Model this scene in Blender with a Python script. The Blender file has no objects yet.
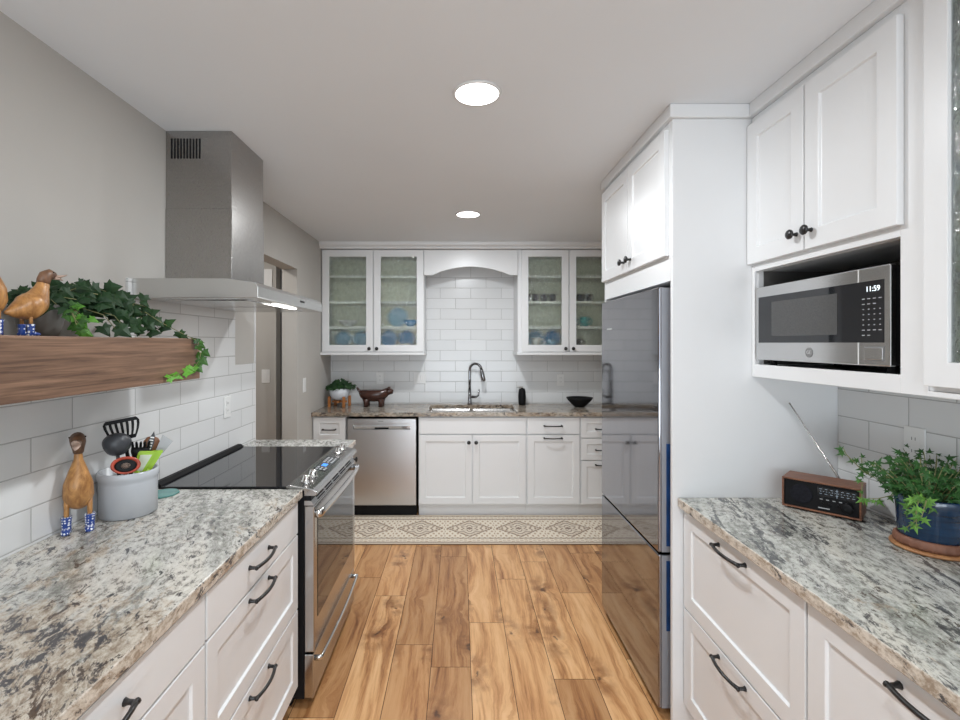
import bpy, bmesh, math, random
from mathutils import Vector, Matrix
random.seed(7)
PI = math.pi
sc = bpy.context.scene
COL = sc.collection
# ------------------------------------------------------------------ camera, world, light, exposure
EYE = 1.515
FL = 480.0
cd = bpy.data.cameras.new('camera'); cam = bpy.data.objects.new('camera', cd); COL.objects.link(cam)
cam.location = (0, 0, EYE); cam.rotation_euler = (PI/2, 0, 0)
cd.sensor_width = 36; cd.lens = 36*FL/960; cd.shift_x = (480-459)/960; cd.shift_y = -(360-343)/960
cd.clip_start = .03
sc.camera = cam
sc.view_settings.view_transform = 'Standard'; sc.view_settings.look = 'None'
sc.view_settings.exposure = 0.0; sc.view_settings.gamma = 1; sc.view_settings.use_curve_mapping = False
w = bpy.data.worlds.new('world'); sc.world = w; w.use_nodes = True
w.node_tree.nodes['Background'].inputs[0].default_value = (.75, .85, 1, 1)
w.node_tree.nodes['Background'].inputs[1].default_value = 1.0
LAMP_XY = [(.067, 1.776), (.065, 3.44), (.067, .10), (.067, -1.55)]
LAMP_W = [18, 20, 15, 12]
def area(name, loc, rot, sx, sy, power, color=(1, 1, 1), shape='RECTANGLE'):
    l = bpy.data.lights.new(name, 'AREA'); l.shape = shape; l.size = sx
    if shape == 'RECTANGLE': l.size_y = sy
    l.energy = power; l.color = color
    o = bpy.data.objects.new(name, l); COL.objects.link(o); o.location = loc; o.rotation_euler = rot
    return o
# added fill lights at an invented rear window, one tilted up at the ceiling
area('rear_daylight_fill', (0.1, -2.93, 1.17), (PI/2, 0, 0), 2.5, 2.2, 26, (.88, .945, 1))
area('ceiling_bounce_fill', (0.1, -2.90, .75), (PI/2+.85, 0, 0), 2.5, 1.2, 78, (.83, .92, 1))
for (x, y), p in zip(LAMP_XY, LAMP_W):
    area('can_light', (x, y, 2.43), (0, 0, 0), .13, .13, p, (.93, .97, 1), 'DISK')

# ------------------------------------------------------------------ materials
def srgb(r, g, b):
    f = lambda c: (c/255/12.92) if c/255 <= .04045 else ((c/255+.055)/1.055)**2.4
    return (f(r), f(g), f(b), 1)
def newmat(name):
    m = bpy.data.materials.new(name); m.use_nodes = True
    nt = m.node_tree; b = nt.nodes['Principled BSDF']
    return m, nt, b
def N(nt, t, **kw):
    n = nt.nodes.new(t)
    for k, v in kw.items():
        if k.startswith('i_'): n.inputs[k[2:].replace('_', ' ')].default_value = v
        else: setattr(n, k, v)
    return n
def L(nt, a, b): nt.links.new(a, b)
def ramp(nt, src, stops, interp='LINEAR'):
    r = nt.nodes.new('ShaderNodeValToRGB'); e = r.color_ramp.elements; r.color_ramp.interpolation = interp
    while len(e) < len(stops): e.new(.5)
    for i, (p, c) in enumerate(stops):
        e[i].position = p; e[i].color = c if len(c) == 4 else (*c, 1)
    L(nt, src, r.inputs[0]); return r.outputs[0]
def mixc(nt, fac, a, b, blend='MIX'):
    n = nt.nodes.new('ShaderNodeMix'); n.data_type = 'RGBA'; n.blend_type = blend
    if isinstance(fac, (int, float)): n.inputs[0].default_value = fac
    else: L(nt, fac, n.inputs[0])
    for s, v in ((6, a), (7, b)):
        if isinstance(v, tuple): n.inputs[s].default_value = v if len(v) == 4 else (*v, 1)
        else: L(nt, v, n.inputs[s])
    return n.outputs[2]
def math_(nt, op, a, b=None, c=None):
    n = nt.nodes.new('ShaderNodeMath'); n.operation = op
    for i, v in enumerate((a, b, c)):
        if v is None: continue
        if isinstance(v, (int, float)): n.inputs[i].default_value = v
        else: L(nt, v, n.inputs[i])
    return n.outputs[0]
def bump(nt, b, h, strength=.2, dist=.002):
    n = N(nt, 'ShaderNodeBump'); n.inputs['Strength'].default_value = strength; n.inputs['Distance'].default_value = dist
    L(nt, h, n.inputs['Height']); L(nt, n.outputs[0], b.inputs['Normal'])
def simple(name, col, rough=.5, metal=0., var=.03, nscale=20, bmp=0., coat=0., stretch=(1, 1, 1), spec=None):
    m, nt, b = newmat(name)
    tc = N(nt, 'ShaderNodeTexCoord'); mp = N(nt, 'ShaderNodeMapping'); L(nt, tc.outputs['Object'], mp.inputs[0])
    mp.inputs['Scale'].default_value = stretch
    n = N(nt, 'ShaderNodeTexNoise'); n.inputs['Scale'].default_value = nscale; n.inputs['Detail'].default_value = 4
    L(nt, mp.outputs[0], n.inputs['Vector'])
    c = col if len(col) == 4 else (*col, 1)
    lo = tuple(max(0, x*(1-var)) for x in c[:3]); hi = tuple(min(1, x*(1+var)) for x in c[:3])
    L(nt, ramp(nt, n.outputs[0], [(.3, lo), (.7, hi)]), b.inputs['Base Color'])
    b.inputs['Roughness'].default_value = rough; b.inputs['Metallic'].default_value = metal
    if spec is not None: b.inputs['Specular IOR Level'].default_value = spec
    if coat: b.inputs['Coat Weight'].default_value = coat; b.inputs['Coat Roughness'].default_value = .05
    if bmp: bump(nt, b, n.outputs[0], bmp, .002)
    return m
def emis(name, col, s):
    m, nt, b = newmat(name); b.inputs['Base Color'].default_value = (*col, 1)
    b.inputs['Emission Color'].default_value = (*col, 1); b.inputs['Emission Strength'].default_value = s
    return m
def tile_mat(name, axis, phu):
    m, nt, b = newmat(name)
    tc = N(nt, 'ShaderNodeTexCoord'); s = N(nt, 'ShaderNodeSeparateXYZ'); L(nt, tc.outputs['Object'], s.inputs[0])
    u = math_(nt, 'ADD', s.outputs[axis], -phu+.305*20); v = math_(nt, 'ADD', s.outputs[2], -.8195)
    c = N(nt, 'ShaderNodeCombineXYZ'); L(nt, u, c.inputs[0]); L(nt, v, c.inputs[1])
    def brick(mort, sm):
        br = N(nt, 'ShaderNodeTexBrick'); L(nt, c.outputs[0], br.inputs['Vector'])
        br.inputs['Color1'].default_value = (.72, .725, .725, 1); br.inputs['Color2'].default_value = (.68, .685, .685, 1)
        br.inputs['Mortar'].default_value = (.44, .44, .435, 1); br.inputs['Scale'].default_value = 1
        br.inputs['Mortar Size'].default_value = mort; br.inputs['Mortar Smooth'].default_value = sm
        br.inputs['Brick Width'].default_value = .305; br.inputs['Row Height'].default_value = .1035
        return br
    b1 = brick(.0018, .1); b2 = brick(.004, .9)
    L(nt, b1.outputs[0], b.inputs['Base Color']); b.inputs['Roughness'].default_value = .22
    n = N(nt, 'ShaderNodeTexNoise'); n.inputs['Scale'].default_value = 14; L(nt, tc.outputs['Object'], n.inputs['Vector'])
    h = math_(nt, 'SUBTRACT', math_(nt, 'MULTIPLY', n.outputs[0], .5), b2.outputs['Fac'])
    bump(nt, b, h, .5, .002)
    return m
def granite(name, angle, warm=.5, seed=0., dark=1., spot=None, vein=1., tint=(1, 1, 1)):
    m, nt, b = newmat(name)
    tc = N(nt, 'ShaderNodeTexCoord')
    rot = N(nt, 'ShaderNodeMapping'); rot.inputs['Rotation'].default_value = (0, 0, angle); rot.inputs['Location'].default_value = (seed, seed*.7, 0)
    L(nt, tc.outputs['Object'], rot.inputs[0])
    sw = N(nt, 'ShaderNodeTexNoise'); sw.inputs['Scale'].default_value = 1.6; sw.inputs['Detail'].default_value = 1.5; L(nt, rot.outputs[0], sw.inputs['Vector'])
    vm = N(nt, 'ShaderNodeVectorMath', operation='MULTIPLY_ADD'); L(nt, sw.outputs['Color'], vm.inputs[0]); vm.inputs[1].default_value = (.16, .16, .16); L(nt, rot.outputs[0], vm.inputs[2])
    def nz(scale, det, rgh, st, dist=0., off=0.):
        mp = N(nt, 'ShaderNodeMapping'); mp.inputs['Scale'].default_value = (1, st, 1); mp.inputs['Location'].default_value = (off, off, off)
        L(nt, vm.outputs[0], mp.inputs[0])
        n = N(nt, 'ShaderNodeTexNoise'); n.inputs['Scale'].default_value = scale; n.inputs['Detail'].default_value = det
        n.inputs['Roughness'].default_value = rgh; n.inputs['Distortion'].default_value = dist; L(nt, mp.outputs[0], n.inputs['Vector'])
        return n.outputs[0]
    K = lambda v: (v, v, v)
    reg = nz(2.4, 3, .5, .6, .2, 9)
    if spot:     # the slab's brown blotch lies here
        vd = N(nt, 'ShaderNodeVectorMath', operation='DISTANCE'); L(nt, tc.outputs['Object'], vd.inputs[0]); vd.inputs[1].default_value = (spot[0], spot[1], .914)
        g = math_(nt, 'SUBTRACT', .15, math_(nt, 'MULTIPLY', vd.outputs['Value'], spot[2]))
        reg = math_(nt, 'ADD', reg, math_(nt, 'MAXIMUM', g, -.14))
    band = nz(8, 5, .6, .22, .3)
    base = ramp(nt, band, [(.34, (.30, .305, .28)), (.44, (.46, .46, .43)), (.53, (.62, .61, .58)), (.64, (.70, .67, .61))])
    fine = nz(60, 7, .8, .5, .2, 3)
    base = mixc(nt, ramp(nt, fine, [(.42, K(.8)), (.49, K(0))]), base, (.17, .16, .15))
    base = mixc(nt, ramp(nt, fine, [(.53, K(0)), (.62, K(.7))]), base, (.84, .83, .80))
    wm = nz(20, 7, .7, .5, .4, 5)
    k = math_(nt, 'ADD', wm, math_(nt, 'MULTIPLY', math_(nt, 'SUBTRACT', reg, .5), .9))
    base = mixc(nt, ramp(nt, k, [(.66-.12*warm, K(0)), (.76-.12*warm, K(.7))]), base, mixc(nt, ramp(nt, fine, [(.42, K(0)), (.58, K(1))]), (.36, .27, .19), (.66, .58, .48)))
    dk = nz(38, 8, .78, .40, .5, 14)
    k2 = math_(nt, 'ADD', math_(nt, 'MULTIPLY_ADD', dk, 1.6, -.3), math_(nt, 'MULTIPLY', math_(nt, 'SUBTRACT', reg, .5), .42))
    dcol = mixc(nt, ramp(nt, nz(5, 2, .5, .5, 0, 31), [(.45, K(0)), (.58, K(1))]), (.06, .062, .075), (.085, .055, .04))
    base = mixc(nt, ramp(nt, k2, [(.64-.03*dark, K(0)), (.70-.03*dark, K(.9))]), base, dcol)
    band2 = nz(5, 4, .6, .10, .3, 50)
    vv = math_(nt, 'ABSOLUTE', math_(nt, 'SUBTRACT', band2, .47))
    vz = math_(nt, 'ADD', math_(nt, 'MULTIPLY', math_(nt, 'SUBTRACT', .035, vv), 2.2*vein), math_(nt, 'MULTIPLY', math_(nt, 'SUBTRACT', dk, .5), 1.8))
    base = mixc(nt, ramp(nt, vz, [(.12, K(0)), (.19, K(.88))]), base, (.075, .075, .08))
    base = mixc(nt, 1., base, tint, 'MULTIPLY')
    L(nt, base, b.inputs['Base Color']); b.inputs['Roughness'].default_value = .17
    return m
def wood(name, c0, c1, axis_scale, rough=.45, scale=8, knots=False):
    m, nt, b = newmat(name)
    tc = N(nt, 'ShaderNodeTexCoord'); mp = N(nt, 'ShaderNodeMapping'); mp.inputs['Scale'].default_value = axis_scale
    L(nt, tc.outputs['Object'], mp.inputs[0])
    n = N(nt, 'ShaderNodeTexNoise'); n.inputs['Scale'].default_value = scale; n.inputs['Detail'].default_value = 8; n.inputs['Roughness'].default_value = .65
    n.inputs['Distortion'].default_value = .6; L(nt, mp.outputs[0], n.inputs['Vector'])
    mid = tuple((a+b2)/2 for a, b2 in zip(c0, c1))
    L(nt, ramp(nt, n.outputs[0], [(.3, c0), (.5, mid), (.68, c1)]), b.inputs['Base Color'])
    b.inputs['Roughness'].default_value = rough; bump(nt, b, n.outputs[0], .15, .001)
    return m
def floor_mat():
    m, nt, b = newmat('oak_plank')
    tc = N(nt, 'ShaderNodeTexCoord'); at = N(nt, 'ShaderNodeVertexColor'); at.layer_name = 'plank'
    sp = N(nt, 'ShaderNodeSeparateColor'); L(nt, at.outputs[0], sp.inputs[0])
    off = N(nt, 'ShaderNodeVectorMath', operation='MULTIPLY_ADD'); L(nt, at.outputs[0], off.inputs[0]); off.inputs[1].default_value = (7, 11, 3); L(nt, tc.outputs['Object'], off.inputs[2])
    # knots
    mk = N(nt, 'ShaderNodeMapping'); mk.inputs['Scale'].default_value = (4.6, 2.3, 1); L(nt, off.outputs[0], mk.inputs[0])
    nd = N(nt, 'ShaderNodeTexNoise'); nd.inputs['Scale'].default_value = 14; nd.inputs['Detail'].default_value = 5; L(nt, off.outputs[0], nd.inputs['Vector'])
    va = N(nt, 'ShaderNodeVectorMath', operation='MULTIPLY_ADD'); L(nt, nd.outputs['Color'], va.inputs[0]); va.inputs[1].default_value = (.45, .45, .0); L(nt, mk.outputs[0], va.inputs[2])
    vo = N(nt, 'ShaderNodeTexVoronoi'); vo.voronoi_dimensions = '2D'; vo.inputs['Scale'].default_value = 1; vo.inputs['Randomness'].default_value = 1; L(nt, va.outputs[0], vo.inputs['Vector'])
    kd = vo.outputs['Distance']
    vc = N(nt, 'ShaderNodeSeparateColor'); L(nt, vo.outputs['Color'], vc.inputs[0])
    sel = math_(nt, 'GREATER_THAN', vc.outputs[0], .45)
    # grain
    warp = math_(nt, 'MULTIPLY', math_(nt, 'POWER', math_(nt, 'SUBTRACT', 1, math_(nt, 'MINIMUM', kd, 1)), 4), .045)
    sx = N(nt, 'ShaderNodeSeparateXYZ'); L(nt, off.outputs[0], sx.inputs[0])
    cx = N(nt, 'ShaderNodeCombineXYZ'); L(nt, math_(nt, 'ADD', math_(nt, 'MULTIPLY', sx.outputs[0], 17), math_(nt, 'MULTIPLY', warp, 20)), cx.inputs[0])
    L(nt, math_(nt, 'MULTIPLY', sx.outputs[1], 1.1), cx.inputs[1]); L(nt, sx.outputs[2], cx.inputs[2])
    g = N(nt, 'ShaderNodeTexNoise'); g.inputs['Scale'].default_value = 1.4; g.inputs['Detail'].default_value = 9; g.inputs['Roughness'].default_value = .68; g.inputs['Distortion'].default_value = .25
    L(nt, cx.outputs[0], g.inputs['Vector'])
    col = ramp(nt, g.outputs[0], [(.32, (.25, .09, .028)), (.44, (.54, .26, .10)), (.54, (.70, .385, .17)), (.70, (.80, .49, .25))])
    tone = ramp(nt, sp.outputs[0], [(0, (.66, .62, .58)), (.5, (.90, .88, .86)), (1, (1.0, 1.04, 1.08))])
    col = mixc(nt, 1., col, tone, 'MULTIPLY')
    halo = math_(nt, 'MULTIPLY', ramp(nt, kd, [(.03, (1, 1, 1)), (.42, (0, 0, 0))]), sel)
    fleck = ramp(nt, nd.outputs[0], [(.40, (.05, .05, .05)), (.60, (1, 1, 1))])
    col = mixc(nt, math_(nt, 'MULTIPLY', math_(nt, 'MULTIPLY', halo, fleck), .95), col, (.20, .075, .022))
    core = math_(nt, 'MULTIPLY', ramp(nt, kd, [(.02, (1, 1, 1)), (.055, (0, 0, 0))]), sel)
    col = mixc(nt, math_(nt, 'MULTIPLY', core, .8), col, (.07, .03, .015))
    L(nt, col, b.inputs['Base Color']); b.inputs['Roughness'].default_value = .38
    bump(nt, b, g.outputs[0], .12, .001)
    return m
def thin_glass(name, tint, refl=.03, texture=True, rough=.08, sc_=55):
    m, nt, b = newmat(name); nt.nodes.remove(b)
    out = nt.nodes['Material Output']
    tr = N(nt, 'ShaderNodeBsdfTransparent'); gl = N(nt, 'ShaderNodeBsdfGlossy'); gl.inputs['Roughness'].default_value = rough
    mx = N(nt, 'ShaderNodeMixShader'); L(nt, tr.outputs[0], mx.inputs[1]); L(nt, gl.outputs[0], mx.inputs[2]); L(nt, mx.outputs[0], out.inputs[0])
    if texture:
        tc = N(nt, 'ShaderNodeTexCoord'); mp = N(nt, 'ShaderNodeMapping'); mp.inputs['Scale'].default_value = (1, 1, .6); L(nt, tc.outputs['Object'], mp.inputs[0])
        n = N(nt, 'ShaderNodeTexNoise'); n.inputs['Scale'].default_value = sc_; n.inputs['Detail'].default_value = 3; n.inputs['Distortion'].default_value = 1.2; L(nt, mp.outputs[0], n.inputs['Vector'])
        bp = N(nt, 'ShaderNodeBump'); bp.inputs['Strength'].default_value = 1; bp.inputs['Distance'].default_value = .006; L(nt, n.outputs[0], bp.inputs['Height'])
        L(nt, bp.outputs[0], gl.inputs['Normal'])
        rf = N(nt, 'ShaderNodeBsdfRefraction'); rf.inputs['IOR'].default_value = 1.25; rf.inputs['Roughness'].default_value = .05; L(nt, bp.outputs[0], rf.inputs['Normal'])
        mr = N(nt, 'ShaderNodeMixShader'); mr.inputs[0].default_value = .72; L(nt, tr.outputs[0], mr.inputs[1]); L(nt, rf.outputs[0], mr.inputs[2]); L(nt, mr.outputs[0], mx.inputs[1])
        L(nt, ramp(nt, n.outputs[0], [(.40, (refl,)*3), (.66, (refl+.10,)*3)]), mx.inputs[0])
        tcol = ramp(nt, n.outputs[0], [(.36, tuple(x*.9 for x in tint)), (.55, tint)]); L(nt, tcol, tr.inputs[0]); L(nt, tcol, rf.inputs[0])
    else:
        tr.inputs[0].default_value = (*tint, 1); mx.inputs[0].default_value = refl+.03
    return m
def steel(name, col, rough, stretch):
    m, nt, b = newmat(name)
    tc = N(nt, 'ShaderNodeTexCoord'); mp = N(nt, 'ShaderNodeMapping'); mp.inputs['Scale'].default_value = stretch; L(nt, tc.outputs['Object'], mp.inputs[0])
    n = N(nt, 'ShaderNodeTexNoise'); n.inputs['Scale'].default_value = 60; n.inputs['Detail'].default_value = 3; L(nt, mp.outputs[0], n.inputs['Vector'])
    b.inputs['Metallic'].default_value = 1
    L(nt, ramp(nt, n.outputs[0], [(.3, tuple(c*.98 for c in col)), (.7, tuple(c*1.02 for c in col))]), b.inputs['Base Color'])
    L(nt, ramp(nt, n.outputs[0], [(.3, (rough*.95,)*3), (.7, (rough*1.05,)*3)]), b.inputs['Roughness'])
    return m
def vcol_mat(name, layer, rough=.95):
    m, nt, b = newmat(name); a = N(nt, 'ShaderNodeVertexColor'); a.layer_name = layer
    tc = N(nt, 'ShaderNodeTexCoord'); n = N(nt, 'ShaderNodeTexNoise'); n.inputs['Scale'].default_value = 260; n.inputs['Detail'].default_value = 3; L(nt, tc.outputs['Object'], n.inputs['Vector'])
    L(nt, mixc(nt, .12, a.outputs[0], n.outputs[0], 'OVERLAY'), b.inputs['Base Color']); b.inputs['Roughness'].default_value = rough
    bump(nt, b, n.outputs[0], .6, .003)
    return m
def dots_mat(name):
    m, nt, b = newmat(name); tc = N(nt, 'ShaderNodeTexCoord')
    v = N(nt, 'ShaderNodeTexVoronoi'); v.inputs['Scale'].default_value = 120; v.inputs['Randomness'].default_value = .35; L(nt, tc.outputs['Object'], v.inputs['Vector'])
    L(nt, ramp(nt, v.outputs['Distance'], [(.36, (.85, .87, .9)), (.42, (.02, .06, .28))]), b.inputs['Base Color']); b.inputs['Roughness'].default_value = .3
    return m
def leaf_mat(name, c0, c1, sss=0.):
    m, nt, b = newmat(name); a = N(nt, 'ShaderNodeVertexColor'); a.layer_name = 'leaf'
    s = N(nt, 'ShaderNodeSeparateColor'); L(nt, a.outputs[0], s.inputs[0])
    L(nt, mixc(nt, s.outputs[0], c0, c1), b.inputs['Base Color']); b.inputs['Roughness'].default_value = .5; b.inputs['Specular IOR Level'].default_value = .3
    return m

M = {}
M['paint'] = simple('white_cabinet_paint', (.76, .765, .77), .32, var=.012, nscale=3)
M['inside'] = simple('cabinet_interior', (.83, .83, .68), .6, var=.03)
M['shelfwhite'] = simple('shelf_white', (.80, .82, .78), .5, var=.01)
M['ceil'] = simple('ceiling_paint', (.79, .815, .84), .9, var=.01, nscale=2)
M['wall'] = simple('greige_wall_paint', (.49, .47, .44), .85, var=.015, nscale=4, bmp=.05)
M['white'] = simple('white_trim_paint', (.76, .76, .755), .4, var=.01)
M['tileL'] = tile_mat('subway_tile_side', 1, .2025)
M['tileB'] = tile_mat('subway_tile_back', 0, .1165)
M['granL'] = granite('granite_left', math.radians(-22), warm=1., seed=1.3, dark=1.1, spot=(-.88, .85, .30), vein=.8, tint=(.90, .89, .87))
M['granR'] = granite('granite_right', math.radians(14), warm=.1, seed=5.2, dark=1.1, vein=3., tint=(.82, .82, .79))
M['granB'] = granite('granite_back', math.radians(80), warm=1.8, seed=9.1, dark=2.5, tint=(.66, .60, .54))
M['granF'] = granite('granite_far', math.radians(-20), warm=0, seed=2.3, dark=0, vein=0)
M['granEdgeRefl'] = granite('granite_edge_floor_reflection', math.radians(-10), warm=3.2, seed=4.4, dark=1.0, vein=0)  # same stone, with the floor's brown reflection put into the colour
M['black'] = simple('oil_rubbed_black', (.012, .011, .011), .3, var=.1)
M['matblack'] = simple('matte_black', (.008, .008, .009), .5, var=.1, spec=.18)
M['steelV'] = steel('brushed_steel_vertical', (.60, .605, .615), .30, (40, 40, 1))
M['steelH'] = steel('brushed_steel', (.62, .62, .62), .2, (1, 1, 30))
M['steelHood'] = steel('brushed_steel_hood', (.40, .385, .37), .27, (40, 40, 1))
M['steelCan'] = steel('brushed_steel_canopy', (.66, .66, .65), .25, (1, 1, 30))
M['steelR'] = steel('range_steel', (.47, .47, .47), .2, (1, 1, 30))
M['chrome'] = steel('polished_chrome', (.80, .80, .80), .1, (1, 1, 1))
M['fridge'] = steel('dark_glossy_steel', (.29, .29, .31), .06, (1, 1, .05))
M['fridgeside'] = simple('door_edge_grey', (.34, .35, .38), .4, .4)
M['navy'] = simple('blue_film', (.012, .05, .16), .3, 0, var=.3, nscale=15)
M['glassblack'] = simple('black_glass', (.012, .013, .016), .04, 0, var=.05, spec=.7)
M['ovenglass'] = simple('oven_glass', (.03, .03, .032), .04, 0, var=.05, spec=.9)
M['rain'] = thin_glass('rain_glass', (.97, .99, .97), .03)
M['rainR'] = thin_glass('rain_glass_wide', (.76, .80, .79), .16, sc_=70)
M['mirror_glass'] = thin_glass('added_window_glass', (.95, .97, .97), .02, False)
M['shelfwood'] = wood('walnut_shelf', (.065, .033, .02), (.29, .17, .108), (40, 1.1, 40), .5, 2.6)
M['floor'] = floor_mat()
M['seam'] = simple('plank_seam', (.05, .025, .012), .8)
M['duckwood'] = wood('bamboo_root_wood', (.20, .075, .02), (.62, .32, .11), (3, 3, 1.2), .35, 14)
M['duckhead'] = wood('dark_root_wood', (.07, .03, .016), (.25, .13, .07), (3, 3, 1.2), .4, 14)
M['duckface'] = simple('pale_bill_wood', (.42, .30, .24), .5, var=.15)
M['dots'] = dots_mat('polka_dot_boot')
M['faucet'] = steel('dark_chrome', (.25, .25, .26), .14, (1, 1, 1))
M['basin'] = steel('sink_steel', (.42, .41, .40), .28, (1, 1, 1))
M['crock'] = simple('grey_stoneware', (.50, .52, .55), .25, var=.04, nscale=9)
M['greyceramic'] = simple('grey_pot', (.13, .125, .115), .35, var=.3, nscale=9)
M['red'] = simple('terracotta_red', (.42, .06, .03), .35, var=.3, nscale=40)
M['green'] = simple('lime_silicone', (.33, .55, .03), .4)
M['palegreen'] = simple('pale_silicone', (.62, .70, .55), .4)
M['teal'] = simple('teal_glass', (.10, .27, .25), .15, var=.1)
M['ladlegrey'] = simple('grey_nylon', (.045, .048, .055), .4)
M['spoonwood'] = wood('spoon_wood', (.12, .045, .02), (.30, .13, .06), (4, 4, 1), .5, 8)
M['radiowood'] = wood('radio_walnut', (.10, .035, .018), (.27, .115, .06), (2, 12, 12), .4, 6)
M['bluepot'] = simple('blue_glaze', (.004, .024, .062), .14, var=.5, nscale=9, coat=.2, stretch=(1, 1, 8))
M['terracotta'] = simple('brown_clay', (.20, .085, .05), .6, var=.2)
M['tanwood'] = wood('tan_wood', (.25, .10, .04), (.48, .24, .10), (6, 6, 6), .5, 5)
M['standwood'] = wood('stand_wood', (.28, .09, .02), (.52, .20, .05), (6, 6, 2), .4, 6)
M['whitepot'] = simple('white_ceramic', (.72, .75, .80), .15, var=.04)
M['pigbrown'] = simple('glazed_brown_clay', (.055, .022, .016), .22, var=.25, nscale=30)
M['ivy'] = leaf_mat('ivy_leaf', (.012, .04, .012), (.11, .32, .03))
M['herb'] = leaf_mat('ivy_leaf_bright', (.02, .08, .015), (.18, .38, .06))
M['stem'] = simple('vine_stem', (.20, .20, .08), .6)
M['soil'] = simple('soil', (.04, .025, .015), .95, var=.4, nscale=80, bmp=.5)
M['plate'] = simple('blue_plate', (.04, .28, .62), .2, var=.1)
M['paleplate'] = simple('pale_blue_plate', (.30, .55, .75), .2, var=.1)
M['dish'] = simple('white_dish', (.78, .78, .76), .2)
M['smoke'] = simple('smoky_glass', (.06, .065, .075), .1)
M['tealmug'] = simple('turquoise_mug', (.05, .45, .45), .2)
M['darkteal'] = simple('dark_teal_mug', (.02, .14, .20), .2)
M['plastic'] = simple('white_plastic', (.78, .78, .77), .3, var=.01)
M['slot'] = simple('slot_grey', (.20, .20, .20), .5)
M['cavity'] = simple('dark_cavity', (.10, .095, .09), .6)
M['led'] = emis('lamp_lens', (1, .98, .95), 9)
M['ledstrip'] = emis('hood_lamp', (1, 1, .98), 8)
M['display'] = emis('display_digits', (.85, .95, 1), .9)
M['bluedisp'] = emis('range_display', (.05, .25, .9), .8)
M['legend'] = simple('legend_grey', (.42, .43, .44), .5)
M['dial'] = simple('dial_marks', (.35, .42, .50), .4)
M['rug'] = vcol_mat('rug_pile', 'rug')
M['darkfab'] = simple('dark_grille', (.012, .012, .016), .8, var=.4, nscale=160, spec=.15)

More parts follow.
